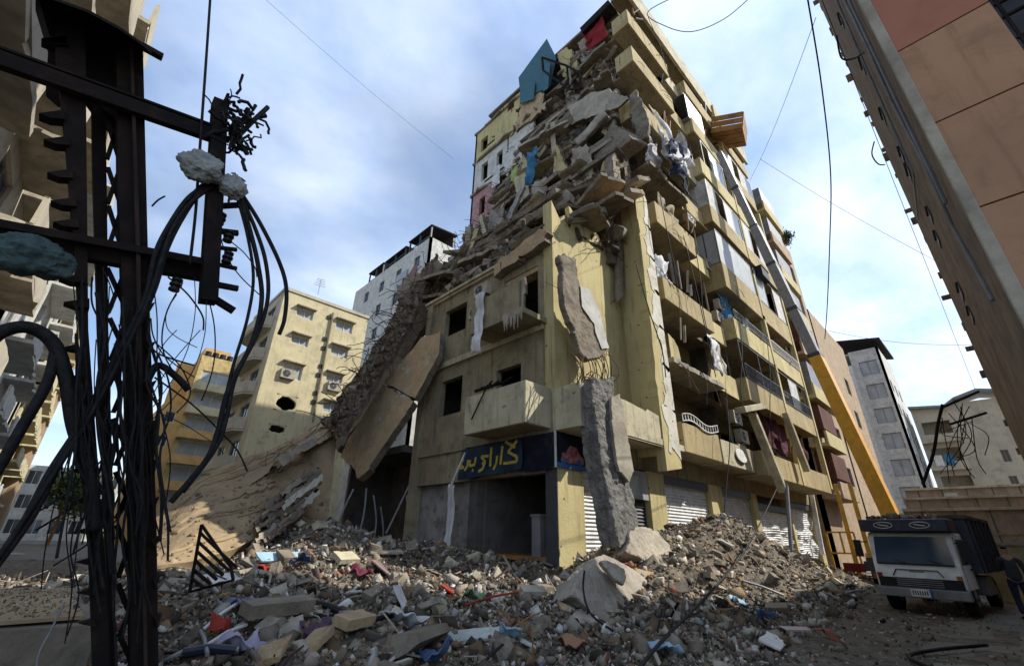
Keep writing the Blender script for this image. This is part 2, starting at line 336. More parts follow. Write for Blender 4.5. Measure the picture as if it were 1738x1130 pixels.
def scatter(name, pts, sizes, pal=PAL, mat_=None, tilt=1.0, parent=None):
    pts = np.array(pts, float); n = len(pts); R = rand_rots(n, tilt); V = []; Fc = []; Cc = []; off = 0
    which = RNG.integers(0, len(TPL), n); pal = np.array(pal); pc = pal[RNG.integers(0, len(pal), n)]*RNG.uniform(.55, 1.3, (n,1))
    for k, (tv, tf) in enumerate(TPL):
        idx = np.nonzero(which == k)[0]
        if not len(idx): continue
        vv = np.einsum('nij,vj->nvi', R[idx], tv)*sizes[idx][:,None,None]+pts[idx][:,None,:]
        ff = tf[None]+(np.arange(len(idx))*len(tv))[:,None,None]+off
        V.append(vv.reshape(-1,3)); Fc.append(ff.reshape(-1,3)); Cc.append(np.repeat(pc[idx], len(tf)*3, axis=0)); off += len(idx)*len(tv)
    V = np.concatenate(V); Fc = np.concatenate(Fc).astype(np.int32); Cc = np.concatenate(Cc)
    me = bpy.data.meshes.new(name); me.vertices.add(len(V)); me.vertices.foreach_set('co', V.ravel()); me.loops.add(len(Fc)*3); me.loops.foreach_set('vertex_index', Fc.ravel())
    me.polygons.add(len(Fc)); me.polygons.foreach_set('loop_start', np.arange(len(Fc), dtype=np.int32)*3); me.update(calc_edges=True)
    a = me.color_attributes.new('tint', 'FLOAT_COLOR', 'CORNER'); a.data.foreach_set('color', np.concatenate([Cc, np.ones((len(Cc),1))], 1).ravel())
    me.materials.append(mat_ or RUB); me.validate()
    o = bpy.data.objects.new(name, me); COL.objects.link(o)
    if parent: o.parent = parent; o.matrix_parent_inverse = Matrix.Translation(-world_loc(parent))
    return stuff(o)
def loft(rows, nu, nv, amp, fr=.8, seed=0, oct=4):
    """rows: list of polylines (same count not needed) -> displaced grid"""
    def samp(row, t):
        row = [Vector(p) for p in row]; x = t*(len(row)-1); i = min(int(x), len(row)-2); return row[i].lerp(row[i+1], x-i)
    G = []
    for a in range(nv+1):
        x = a/nv*(len(rows)-1); i = min(int(x), len(rows)-2); k = x-i; r = []
        for c in range(nu+1):
            t = c/nu; r.append(samp(rows[i], t).lerp(samp(rows[i+1], t), k))
        G.append(r)
    out = []
    for a in range(nv+1):
        r = []
        for c in range(nu+1):
            p = G[a][c]; du = G[a][min(c+1,nu)]-G[a][max(c-1,0)]; dv = G[min(a+1,nv)][c]-G[max(a-1,0)][c]; nn = du.cross(dv).normalized()
            r.append(p+nn*fbm(p*fr+Vector((seed*7.3,0,0)), oct)*amp*2)
        out.append(r)
    return out
def loft_pts(G, n, rnd):
    out = []
    for _ in range(n):
        a = rnd.uniform(0, len(G)-1.001); c = rnd.uniform(0, len(G[0])-1.001); i, j = int(a), int(c)
        out.append(G[i][j].lerp(G[i][j+1], c-j).lerp(G[i+1][j].lerp(G[i+1][j+1], c-j), a-i))
    return out
def sizes_pl(n, lo, hi, k=2.2):
    u = RNG.random(n); return (lo**-k+(hi**-k-lo**-k)*u)**(-1/k)
def cloth(name, c, u, v, m_, label, cat='cloth', amp=.12, fr=2.2, n=14, seed=0, group=None, ragged=.12, parent=None):
    """a creased sheet centred at c spanned by u and v"""
    c, u, v = Vector(c), Vector(u), Vector(v); nn = u.cross(v).normalized(); G = []
    for i in range(n+1):
        r = []
        for j in range(n+1):
            a = i/n-.5; d = j/n-.5; p = c+u*d+v*a
            s = Vector((seed*3.7, 0, 0)); q = p*fr+s
            p = p+nn*fbm(q, 3)*amp*2+u*(noise.noise(q*.7+Vector((5,0,0)))*ragged)+v*(noise.noise(q*.7+Vector((0,9,0)))*ragged)
            r.append(p)
        G.append(r)
    b = B(); b.grid(G); o = b.build(name, m_, smooth=True); md = o.modifiers.new('thick', 'SOLIDIFY'); md.thickness = .012
    if parent: o.parent = parent
    else: tag(o, label, cat, group)
    return o
def tube_thing(name, pts, r, m_, label, cat, group=None, n=7, k=8, smooth=True):
    b = B(); b.tube(catmull(pts, k), r, n); return tag(b.build(name, m_, smooth=smooth), label, cat, group)

# ================================================================ ground and rubble
b = B(); b.add([(-600,-600,-.03),(900,-600,-.03),(900,900,-.03),(-600,900,-.03)], [(0,1,2,3)])
struct(b.build('ground', DUST))
def gs(x, y, cx, cy, sx, sy, a): return a*math.exp(-((x-cx)/sx)**2-((y-cy)/sy)**2)
def HT(x, y):
    h = gs(x,y,17.6,7.6,4.2,2.3,1.75)+gs(x,y,23,7.8,5,1.8,.95)+gs(x,y,30,8.2,5,1.5,.4)+gs(x,y,12.4,7.6,1.7,1.5,.55)
    h += gs(x,y,6.5,15.5,3.6,4.0,1.55)+gs(x,y,11,11,3,5,.45)+gs(x,y,3,11,4,4,.35)
    w = 1/(1+math.exp(-(y-(3.0+max(0,(x-9))*.12))*1.6))            # the street stays flat
    w2 = 1/(1+math.exp((x-34)*.7)); h += .30
    n = fbm(Vector((x*.55, y*.55, 1.3)), 5)*.55+fbm(Vector((x*2.1, y*2.1, 4.3)), 3)*.13
    return max(-.05, (h+n*(.6+h*.3))*w*w2-.04*(1-w))+.03*noise.noise(Vector((x*.9,y*.9,0)))*(1-w)
X0, Y0, ST = -5.0, .5, .16; NX, NY = 262, 180
hb = [[Vector((X0+i*ST, Y0+j*ST, HT(X0+i*ST, Y0+j*ST))) for i in range(NX)] for j in range(NY)]
b = B(); b.grid(hb); struct(b.build('rubble_ground', SOIL))
def inblock(x, y): return x > 11.0 and y > 9.3
pts = []; rr = random.Random(3)
while len(pts) < 32000:
    x = rr.uniform(-4.0, 38); y = rr.uniform(1.6, 21)
    d = math.hypot(x, y); a = math.degrees(math.atan2(y, x))
    if d < 3.2 or a < 3 or a > 104 or inblock(x, y): continue
    if rr.random() > min(1, (9/d)**1.3): continue
    h = HT(x, y); 
    if h < .12 and rr.random() > .10: continue
    pts.append((x, y, h+rr.uniform(-.01, .05)))
o = scatter('rubble_pieces', pts, sizes_pl(len(pts), .045, .40, 2.0)); 
pts = []
while len(pts) < 22000:                                           # gravel sized crumbs near the camera
    x = rr.uniform(-3.5, 19); y = rr.uniform(1.2, 17); d = math.hypot(x, y); a = math.degrees(math.atan2(y, x))
    if d < 3 or a < 2 or a > 104 or inblock(x, y) or rr.random() > min(1, (6/d)**1.6): continue
    h = HT(x, y)
    if h < .1 and rr.random() > .25: continue
    pts.append((x, y, h+.01))
scatter('rubble_crumbs', pts, sizes_pl(len(pts), .02, .09, 2))
# bigger lumps, each a thing of its own
lump = []
for i in range(14):
    v, f = TPL[i]; me = bpy.data.meshes.new('concrete_lump'); me.from_pydata([tuple(q) for q in v], [], [tuple(int(k) for k in q) for q in f]); me.materials.append([CONC, CONL, RAW, CONC, OCHRE][i % 5]); lump.append(me)
cnt = 0
while cnt < 210:
    x = rr.uniform(2.0, 31); y = rr.uniform(2.2, 18); d = math.hypot(x, y); a = math.degrees(math.atan2(y, x)); h = HT(x, y)
    if d < 5.2 or a < 6 or a > 88 or inblock(x, y) or h < .22: continue
    o = bpy.data.objects.new('concrete_lump', rr.choice(lump)); COL.objects.link(o); s = rr.uniform(.26, .50)*(1.35 if cnt % 11 == 0 else 1)
    o.location = (x, y, h+s*.12); o.rotation_euler = (rr.uniform(-.6,.6), rr.uniform(-.6,.6), rr.uniform(0,6.3)); o.scale = (s, s*rr.uniform(.7,1), s)
    mn_ = o.data.materials[0].name; kd = {'grey_concrete':'grey','pale_concrete':'pale','raw_broken_concrete':'dark rough','ochre_screed':'ochre'}[mn_]; wh = 'on the heap before the shutters' if x > 13 else ('on the heap before the garage' if y > 8 else 'in the nearest rubble of the foreground')
    tag(o, kd+' concrete lump lying loose '+wh, 'concrete lump', kd+' lumps '+wh); cnt += 1

# ================================================================ the ruined apartment building
FL = [5.0, 8.5, 12.0, 16.1, 20.3, 24.0, 28.2, 32.2, 35.9]
BY = 9.05
bld = thing('apartment_building', 'yellow corner apartment block with its upper corner torn away above shuttered shops', 'building', (10.7, BY, 0))
def bp(b, name, mats, **kw): return part(b, name, mats, bld, **kw)
# --- lower corner block, left (camera side) face on x = 10.7
XF = 10.7
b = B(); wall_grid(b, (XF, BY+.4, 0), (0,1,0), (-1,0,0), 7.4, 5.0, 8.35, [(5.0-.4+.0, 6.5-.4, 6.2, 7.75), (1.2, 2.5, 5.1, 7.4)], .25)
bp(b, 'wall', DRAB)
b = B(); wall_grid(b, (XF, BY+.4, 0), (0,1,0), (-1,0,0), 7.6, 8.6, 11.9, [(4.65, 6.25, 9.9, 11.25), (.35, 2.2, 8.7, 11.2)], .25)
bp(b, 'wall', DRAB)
b = B(); b.box(XF-.12, XF+.4, BY+.4, BY+8.2, 11.9, 12.15); b.box(XF-.22, XF-.12, BY+.4, BY+8.2, 12.02, 12.15); bp(b, 'cornice', CREAM)
b = B(); b.box(XF-.14, XF+.3, BY+.42, BY+8.0, 8.35, 8.6); bp(b, 'floor_band', CREAM)
b = B(); b.box(XF-.10, XF+.3, BY-.003, BY+8.1, 4.62, 5.0); b.box(XF-.02, XF+.3, BY+.4, BY+8.1, 3.5, 4.62); bp(b, 'shop_beam', DRAB)
b = B(); b.box(XF-.15, XF+.25, BY+8.0-.42, BY+8.0, 0, 12); bp(b, 'end_column', DRAB)
b = B()                                                           # tall corner pier, broken top
pl = [(XF-.03, BY-.02, 5.0), (XF+1.15, BY-.02, 5.0), (XF+1.15, BY-.02, 13.0), (XF+.75, BY-.02, 13.6), (XF+.5, BY-.02, 13.2), (XF-.03, BY-.02, 13.9)]
b.prism(jag(pl, .03, .5, 3, keep=(0,1,5)), (0,.45,0)); bp(b, 'corner_pier', YEL)
b = B(); b.box(XF-.004, XF+1.25, BY-.01, BY+.42, 0, 4.62); bp(b, 'shop_corner_column', YEL)
b = B(); b.box(XF-.03, XF-.006, BY+.0, BY+.45, 0, 3.6); bp(b, 'painted_column_side', DKGREY)
# balconies on the left face
def box_balcony(x0, x1, y0, y1, zf, hp, m_, th=.13, slabm=None, parent=bld, fronts='lfr', break_=None, top=None, dz=.2):
    s_ = B(); s_.box(x0, x1, y0, y1, zf-dz, zf); fl = part(s_, 'balcony', slabm or DRAB, parent)
    q = B(); d = .004
    if 'f' in fronts: q.box(x0-d, x1+d, y0-d, y0+th, zf-dz-d, zf+hp)
    if 'l' in fronts: q.box(x0-d, x0+th, y0+th, y1, zf-dz-d, zf+hp)
    if 'r' in fronts: q.box(x1-th, x1+d, y0+th, y1, zf-dz-d, zf+hp)
    if 'b' in fronts: q.box(x0+th, x1, y1-th, y1+d, zf-dz-d, zf+hp)
    sub(q, 'parapet', m_, fl, bevel=.02)
    return fl
bal1 = box_balcony(9.45, 10.68, 9.2, 12.15, 5.0, 1.12, CREAM, fronts='flb')
bal2 = box_balcony(9.45, 10.68, 9.35, 12.15, 8.75, 1.12, DRAB, fronts='lb')
# shattered end panel of balcony 2 with hanging plaster
slab('parapet', [(9.5, 9.35, 8.7), (9.5, 10.3, 8.75), (9.5, 10.3, 9.9), (9.5, 9.9, 9.75), (9.5, 9.35, 9.95)], (.1,0,0), [CONL, RAW], seed=4, parent=bld, amp=.07)
b = B(); rr = random.Random(9)
for i in range(16):
    y = 9.35+i*.06; z = 8.7; L = rr.uniform(.2, .75); b.prism([(9.42, y, z+.05), (9.42, y+.07, z+.05), (9.42, y+.06, z-L*.6), (9.42, y+.03, z-L)], (.03,0,0))
bp(b, 'torn_render', CONL)
b = B(); b.box(10.75, 11.2, 9.5, 12.2, 11.0, 12.0); bp(b, 'lintel', OCHRE)
slab('broken_beam', [P(838,470,'x',10.3), P(925,408,'x',10.3), P(925,390,'x',10.3), P(915,388,'x',10.3), P(840,450,'x',10.3)], (.35,0,0), [OCHRE, CONC], seed=11, parent=bld)
# interior of the block
b = B(); b.box(10.95, 17.6, BY+.25, 17.2, 4.7, 4.9); b.box(10.95, 17.6, BY+.25, 17.2, 8.3, 8.48); b.box(10.95, 17.6, BY+.25, 17.6, 11.75, 11.98); bp(b, 'floor_slab', CONC)
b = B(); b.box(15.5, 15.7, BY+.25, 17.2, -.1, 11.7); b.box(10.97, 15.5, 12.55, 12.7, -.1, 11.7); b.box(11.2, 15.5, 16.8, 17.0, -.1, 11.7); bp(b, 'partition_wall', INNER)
b = B(); b.box(10.98, 11.1, 13.2, 16.7, 0, 3.5); bp(b, 'garage_wall', INLT)
b = B(); b.box(XF+.02, XF+.32, 12.75, 13.2, 0, 3.5); bp(b, 'garage_post', INNER)
b = B(); b.box(10.8, 15.5, 9.5, 12.5, 1.05, 1.15); b.box(10.85, 10.95, 9.9, 10.0, 0, 1.05); b.box(10.85, 10.95, 11.9, 12.0, 0, 1.05)
tag(b.build('workbench', WOODB), 'dusty wooden workbench standing inside the dark garage opening', 'workbench')
b = B(); b.box(10.9, 11.25, 9.95, 10.3, 0, 2.25); b.box(10.87, 11.28, 9.92, 10.33, 2.25, 2.33); tag(b.build('metal_locker', GREYM), 'grey upright cabinet just inside the garage beside the corner column', 'cabinet')
# ruined bay to the left of the garage
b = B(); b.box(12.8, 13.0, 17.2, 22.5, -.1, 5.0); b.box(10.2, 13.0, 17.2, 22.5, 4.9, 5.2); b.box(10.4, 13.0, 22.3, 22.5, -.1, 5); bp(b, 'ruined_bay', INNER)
# --- front (street) face on y = 9.05
b = B(); b.box(XF+1.25, 37.6, BY-.02, BY+.35, 4.05, 5.0); bp(b, 'shop_beam', DRAB)
for x0, x1 in ((13.6,14.2),(15.9,17.1),(21.25,22.55),(26.35,27.0),(32.15,32.5),(37.0,37.8)):
    b = B(); b.box(x0, x1, BY-.06, BY+.38, -.1, 4.05); bp(b, 'shop_pillar', YEL if x0 > 15 else CREAM, bevel=.015)
def shutter(x0, x1, z0, z1, m_, seed=0, buckle=0, y=BY+.16):
    b = B(); G = []; n = int((z1-z0)/.06); 
    for i in range(n+1):
        z = z0+(z1-z0)*i/n; r = []
        for j in range(25):
            x = x0+(x1-x0)*j/24; t = (z-z0)/(z1-z0)
            dy = .022*(1 if i % 2 else -1)+buckle*fbm(Vector((x*.7+seed, 0, z*1.1)), 3)*math.sin(math.pi*min(1, max(0, t)))*1.6
            r.append(Vector((x, y+dy, z+buckle*.5*noise.noise(Vector((x*.6+seed,1,z*.5)))*(1-t))))
        G.append(r)
    b.grid(G); b.box(x0, x1, y+.1, y+.14, z0, z1); o = bp(b, 'roller_shutter', m_)
    q = B(); q.box(x0, x1, y-.14, y+.2, z1-.02, z1+.3); sub(q, 'shutter_box', DKGREY, o)
shutter(12.0, 13.55, 0, 3.9, WHITES, 1); shutter(14.25, 15.85, 0, 3.0, DKGREY, 2)
shutter(17.15, 21.2, 0, 3.75, WHITES, 3); shutter(22.6, 26.3, 0, 3.75, WHITES, 4, .06)
shutter(27.05, 32.1, 0, 3.3, WHITES, 5, .28); shutter(32.55, 36.95, .15, 3.7, WHITES, 6, .33)
b = B(); b.box(14.25, 15.85, BY-.03, BY+.02, 3.0, 4.0); o = bp(b, 'shop_transom', GLASSL)
b = B(); b.box(14.3, 15.2, BY-.05, BY-.032, 3.1, 3.8); sub(b, 'poster', mat('faded_poster', (.30,.42,.46), (.52,.55,.52), scale=3, bump=0), o)
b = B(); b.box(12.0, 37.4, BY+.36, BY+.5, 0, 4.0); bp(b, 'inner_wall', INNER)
# first floor edge and low walls
b = B(); b.box(12.5, 16.9, BY-1.18, BY-.02, 4.78, 5.0); bp(b, 'floor_edge', CREAM)
slab('parapet', [(12.5,7.9,4.72),(15.2,7.9,4.72),(15.2,7.9,5.85),(13.9,7.9,5.9),(12.5,7.9,6.02)], (0,.14,0), [CREAM, RAW], seed=5, parent=bld, amp=.035, keep=(0,1,4))
b = B(); b.box(10.55, 12.1, BY-1.1, BY-.95, 4.7, 6.05); b.box(10.55, 10.7, BY-.95, BY+.0, 4.7, 6.05); b.box(10.7, 12.1, BY-.95, BY, 4.7, 4.9); bp(b, 'corner_parapet', CREAM)
# yellow wall between corner pier and fin
pl = [(11.8,BY,5.0),(17.2,BY,5.0),(17.2,BY,17.5),(16.4,BY,16.2),(15.9,BY,13.2),(15.0,BY,12.9),(14.1,BY,13.6),(13.3,BY,14.4),(12.7,BY,13.7),(11.8,BY,14.3)]
b = B(); b.prism(jag(pl, .07, .35, 8, keep=(0,1)), (0,.22,0)); bp(b, 'wall', YEL)
# bright fin column
pl = [(15.25,7.85,3.9),(16.4,7.85,4.1),(16.45,7.85,16.8),(16.2,7.85,17.3),(15.75,7.85,17.0),(15.4,7.85,17.4)]
b = B(); b.prism(jag(pl, .03, .5, 13, keep=(0,)), (0,.35,0)); b.box(15.35, 15.6, 8.2, BY, 4.5, 16.3); bp(b, 'fin_column', YEL)
r = random.Random(91)
for i in range(7):                                                 # white render peeling off the fin
    z = 4.6+i*1.75; x1 = 16.42; x0_ = r.uniform(15.5, 15.95); q = [(x0_,7.83,z),(x1,7.83,z-.2),(x1,7.83,z+1.7),(x0_+r.uniform(-.15,.35),7.83,z+1.8),(x0_+r.uniform(-.1,.3),7.83,z+.9)]
    b = B(); b.prism(jag(q, .09, .3, 700+i, keep=(1,)), (0,.018,0)); bp(b, 'peeling_render', FINW)
for x, y, z0, z1, s_, m_ in ((15.1,8.7,13.4,19.4,1,CONC),(16.6,8.9,16.8,22.6,2,CONC),(14.3,8.8,12.6,15.5,3,RAW)):
    pl = [(x,y,z0),(x+.62,y,z0),(x+.62,y,z1),(x+.3,y,z1+.4),(x,y,z1-.2)]; b = B(); b.prism(jag(pl, .04, .4, s_), (0,.5,0)); bp(b, 'broken_column', m_)
# walls behind balconies: three bays over eight storeys
XE = 38.6
def opening(x0, x1, z0, z1): return (x0-17.2, x1-17.2, z0, z1)
rr = random.Random(21)
for k in range(8):
    z = FL[k]; zt = FL[k+1]; h = zt-z
    x0 = 17.2 if k < 4 else 18.6
    ops = [(17.9-x0 if k >= 4 else .5, 20.8-x0, z+.05, z+2.5), (22.2-x0, 23.6-x0, z+1.0, z+2.5), (25.4-x0, 31.0-x0, z+.1, z+2.6), (33.0-x0, 36.4-x0, z+.1, z+2.6)]
    if k >= 4: ops[0] = (.6, 2.4, z+.05, z+2.5)
    YW = BY+1.15; b = B(); wall_grid(b, (x0, YW, 0), (1,0,0), (0,-1,0), XE-x0, z, zt-.2, ops, .22); bp(b, 'wall', YEL if k % 2 else DRAB)
    b = B(); b.box((15.9 if k < 4 else 17.6), XE, BY-.02, 22, zt-.2, zt); bp(b, 'floor_slab', CONC)
    b = B(); b.box(18.8, 19.0, BY+.22, 22, z, zt-.2); b.box(19.0, XE, 13.0, 13.15, z, zt-.2); b.box(24.2, 24.35, BY+.22, 13.0, z, zt-.2); b.box(32.0, 32.15, BY+.22, 13.0, z, zt-.2); bp(b, 'partition_wall', INNER)  # dark wall colour deepens the shade in the balcony recesses
    # windows
    for (a0, a1, c0, c1) in ((22.2,23.6,z+1.0,z+2.5),):
        q = B(); q.box(a0,a1,YW+.1,YW+.15,c0,c0+.06); q.box(a0,a1,YW+.1,YW+.15,c1-.06,c1); q.box(a0,a0+.06,YW+.1,YW+.15,c0+.06,c1-.06); q.box(a1-.06,a1,YW+.1,YW+.15,c0+.06,c1-.06); q.box((a0+a1)/2-.03,(a0+a1)/2+.03,YW+.1,YW+.15,c0+.06,c1-.06)
        w = bp(q, 'window', GREYM)
        if rr.random() < .6: q = B(); q.box(a0+.06,(a0+a1)/2-.03,YW+.12,YW+.13,c0+.06,c1-.06); sub(q, 'pane', GLASS, w)
b = B(); b.box(XE-.2, XE, BY+.22, 22, 0, 35.9); b.box(18.8, XE-.2, 21.8, 22, 0, 35.7); bp(b, 'side_wall', DRAB)
b = B(); b.box(17.3, XE, 7.75, 8.9, 35.4, 35.9); bp(b, 'roof_eave', DRAB)
pl = [(17.1,7.65,35.0),(XE,7.65,35.0),(XE,7.65,36.7),(18.3,7.65,36.9),(17.4,7.65,37.1)]; b = B(); b.prism(jag(pl,.05,.5,6,keep=(0,1)), (0,.2,0)); bp(b, 'roof_parapet', CREAM)
b = B(); b.box(24.5,27,10,13,35.9,38.5); bp(b, 'stair_head', CREAM)
# zone 1 balconies (x 17..21.7) and middle parapets (21.7..24.3)
fl1 = {}
fl1[0] = box_balcony(16.9, 20.3, 7.85, BY, 5.0, .95, PARA)
b = B(); b.box(20.6, 24.4, 7.9, 8.05, 4.78, 5.85); b.box(20.6, 20.75, 8.05, BY, 4.78, 5.85); bp(b, 'parapet', CREAM, bevel=.015)
b = B(); b.box(20.3, 24.6, 8.0, BY-.02, 4.8, 4.99); bp(b, 'balcony', DRAB)
b = B(); b.prism(jag([(16.8,7.75,8.42),(21.9,7.75,8.42),(21.9,BY,8.42),(16.8,BY,8.42)], .05, .3, 3, keep=(2,)), (0,0,.22)); bp(b, 'broken_balcony', CONL)
slab('parapet', [(16.8,7.85,8.6),(17.7,7.85,8.6),(17.6,7.85,9.2),(17.3,7.85,9.6),(16.8,7.85,9.75)], (0,.13,0), [YEL, RAW], seed=15, parent=bld, amp=.03)
slab('parapet', [(20.8,7.95,8.5),(24.2,7.95,8.4),(24.2,7.95,9.5),(22.5,7.95,9.6),(21.1,7.95,9.3)], (0,.13,0), [YEL, RAW], seed=16, parent=bld, amp=.03)
fl1[2] = box_balcony(17.0, 22.2, 7.85, BY, 11.75, .95, PARA)
b = B(); b.box(22.2, 24.3, 8.1, 8.24, 11.5, 12.6); bp(b, 'parapet', YEL)
fl1[3] = box_balcony(17.3, 21.7, 7.85, BY, 16.2, 1.1, PARA); fl1[4] = None
b = B(); b.box(21.7, 24.3, 8.3, 8.44, 16.0, 17.1); b.box(21.7, 24.3, 8.44, BY, 16.0, 16.15); bp(b, 'parapet', YEL)
b = B(); b.prism(jag([(17.6,7.9,20.1),(22.0,7.9,20.1),(22.0,BY,20.1),(17.6,BY,20.1)], .08, .3, 4, keep=(2,)), (0,0,.2)); bp(b, 'broken_balcony', CONC)
fl1[5] = box_balcony(17.0, 22.0, 7.85, BY, 23.7, 1.1, PARA); fl1[6] = box_balcony(17.2, 22.4, 7.85, BY, 28.3, 1.2, PARA); fl1[7] = box_balcony(17.3, 22.6, 7.85, BY, 32.1, 1.25, PARA)
for k, z in ((5,23.7),(6,28.3),(7,32.1),(4,20.1)):
    b = B(); b.box(22.3, 25.6, 8.15, 8.3, z-.2, z+1.0); b.box(22.0, 25.6, 8.3, BY, z-.2, z); bp(b, 'parapet', CREAM if k % 2 else PARA)
# zone 3 balconies (x 24.5..37.5)
GL = {1: (8.65, 9.75, 11.7), 3: (15.8, 17.4, 19.4), 4: (20.6, 21.9, 23.6), 6: (28.0, 29.0, 31.0)}
for k, zf in enumerate([4.9, 8.65, 12.2, 15.5, 20.3, 24.3, 28.2, 32.1]):
    hp = {0:.95,1:1.05,2:1.1,3:1.5}.get(k, 1.2)
    for (a, c, h_) in ((24.6, 30.6, hp), (30.9, 36.8, hp*.95)):
        if k == 0 and a > 30: continue
        if k >= 6 and a > 30: h_ = 1.0
        e = 36.8 if (k == 0) else c
        box_balcony(a, e, 7.55, BY, zf, h_, [PARA, PARA, YEL][(k+int(a)) % 3], fronts='lfr')
    b = B(); b.box(30.6, 30.9, 7.5, 7.8, zf-.2, zf+3.4 if k < 7 else 36); bp(b, 'balcony_post', YEL)
b = B(); b.box(36.9, 37.2, 7.5, 7.8, 5, 28); bp(b, 'balcony_post', YEL)
def glazing(x0, x1, y, z0, z1, npan, frame, glass, side=True, name='glazed_balcony', blind=None):
    b = B(); t = .055
    b.box(x0, x1, y-t, y, z0, z0+t); b.box(x0, x1, y-t, y, z1-t, z1)
    for i in range(npan+1):
        x = x0+(x1-x0)*i/npan; b.box(x-t/2, x+t/2, y-t, y, z0+t, z1-t)
    if side:
        b.box(x0, x0+t, y, BY, z0, z0+t); b.box(x0, x0+t, y, BY, z1-t, z1); b.box(x0, x0+t, (y+BY)/2-.03, (y+BY)/2+.03, z0+t, z1-t)
    o = bp(b, name, frame)
    for i in range(npan):
        if glass is None or glass[i % len(glass)] is None: continue
        q = B(); q.box(x0+(x1-x0)*i/npan+t/2, x0+(x1-x0)*(i+1)/npan-t/2, y-.035, y-.02, z0+t, z1-t); sub(q, 'pane', glass[i % len(glass)], o)
    if side and glass and glass[0]: q = B(); q.box(x0+.02, x0+.03, y, BY, z0+t, z1-t); sub(q, 'pane', glass[0], o)
    return o
glazing(24.6, 30.5, 7.62, 9.7, 11.9, 2, DKGREY, None, side=True); glazing(31.0, 36.8, 7.62, 9.7, 11.8, 3, DKGREY, [None, WHITEW, None])
glazing(24.6, 30.5, 7.62, 17.0, 19.5, 1, DKGREY, [GLASSL], blind=1); glazing(31.0, 36.8, 7.62, 17.0, 19.6, 3, DKGREY, [GLASSL, None, WHITEW])
glazing(24.8, 30.5, 7.62, 21.5, 23.7, 4, WHITEP, [WHITEW, None, GLASSL, GLASS]); glazing(31.0, 36.8, 7.62, 21.5, 23.9, 4, WHITEP, [GLASSL, None, WHITEW, GLASS])
glazing(25.5, 30.5, 7.62, 25.5, 27.8, 4, GREYM, [None, GLASSL, GLASS, None]); glazing(31, 36.8, 7.62, 29.2, 31.3, 4, WHITEP, [GLASSL, None, WHITEW, GLASS])
# railings
def rail(x0, x1, y, z0, z1, m_, parent, n=None, name='railing', side=None):
    b = B(); n = n or int((x1-x0)/.14)
    b.bar((x0,y,z1), (x1,y,z1), .05); b.bar((x0,y,z0+.05), (x1,y,z0+.05), .03)
    for i in range(n+1): x = x0+(x1-x0)*i/n; b.bar((x,y,z0+.05), (x,y,z1), .018)
    return part(b, name, m_, parent)
rail(24.7, 30.5, 7.5, 9.7, 10.5, DKGREY, bld); rail(24.7, 30.5, 7.5, 13.3, 13.8, GREYM, bld); rail(31, 36.8, 7.5, 9.65, 10.4, DKGREY, bld); rail(31, 36.8, 7.5, 13.2, 13.9, WHITEP, bld)
# white railing with glass bits on first balcony
b = B()
for i in range(14):
    t = i/13; x = 16.95+t*3.3; z = 5.98+.12*math.sin(t*7)+.03*i/13; 
    if i: b.bar(px_, (x, 7.8, z+.28), .035); b.bar(qx_, (x, 7.8, z), .04)
    b.bar((x,7.8,z), (x+.05,7.83,z+.28), .03); px_ = (x,7.8,z+.28); qx_ = (x,7.8,z)
bp(b, 'bent_railing', WHITEP)
# satellite dish remains on middle parapet
b = B(); b.disc((22.6, 7.86, 5.35), (0,-1,.1), .62, .05, 24, .32); tag(b.build('satellite_dish', WHITEP, bevel=.01), 'white oval dish lying against the first floor parapet above the second shutter', 'satellite dish')
# vertical service pipes
for x in (24.42,):
    b = B(); b.tube([(x,8.75,4.8),(x,8.75,35)], .06, 8); bp(b, 'drain_pipe', CREAM)

# --- rear-left upper wing, face x = 17.7
XW = 17.6
pl = [(XW,23.6,21.0),(XW,23.6,33.8),(XW,23.0,34.9),(XW,20.2,35.2),(XW,19.0,34.0),(XW,17.0,35.0),(XW,15.2,34.8),(XW,14.2,33.2),(XW,14.8,30.6),(XW,15.8,29.6),(XW,16.2,27.6),(XW,17.6,26.4),(XW,19.3,24.6),(XW,21.0,22.6),(XW,22,21.4)]
def wing_wall(y0, y1, z0, z1, ops, m_, seed):
    b = B(); wall_grid(b, (XW, y0, 0), (0,1,0), (-1,0,0), y1-y0, z0, z1, [(q[0]-y0, q[1]-y0, q[2], q[3]) for q in ops], .25); return bp(b, 'wing_wall', m_)
wing_wall(21.0, 23.6, 31.2, 34.6, [(21.9,22.8,31.9,33.4)], YEL, 1)
wing_wall(19.4, 23.6, 27.6, 31.0, [(21.7,22.5,28.4,30.3),(19.9,20.6,28.6,30.2)], WHITEW, 2)
wing_wall(20.6, 23.6, 24.0, 27.4, [(21.8,22.5,24.9,26.6)], PINKW, 3)
wing_wall(21.6, 23.6, 20.4, 23.8, [], PINKW, 4)
wing_wall(16.5, 19.2, 29.6, 31.0, [], WHITEW, 4); wing_wall(15.0, 21.0, 33.4, 35.2, [(18.7,19.5,34.0,35.2)], YEL, 5)
slab('wing_wall', [(XW-.1,18.6,30.9),(XW-.1,20.9,31.1),(XW-.1,20.9,33.6),(XW-.1,18.9,33.9),(XW-.1,18.1,32.6)], (.2,0,0), [YEL, RAW], seed=31, parent=bld, amp=.12)
slab('wing_wall', [(XW-.2,15.2,30.4),(XW-.2,18.2,30.6),(XW-.2,18.0,33.4),(XW-.2,15.6,33.2)], (.2,0,0), [OCHRE, RAW], seed=32, parent=bld, amp=.2)
slab('wing_wall', [(XW-.15,17.2,26.8),(XW-.15,19.6,27.0),(XW-.15,19.4,29.4),(XW-.15,17.9,29.5)], (.2,0,0), [WHITEW, RAW], seed=33, parent=bld, amp=.12)
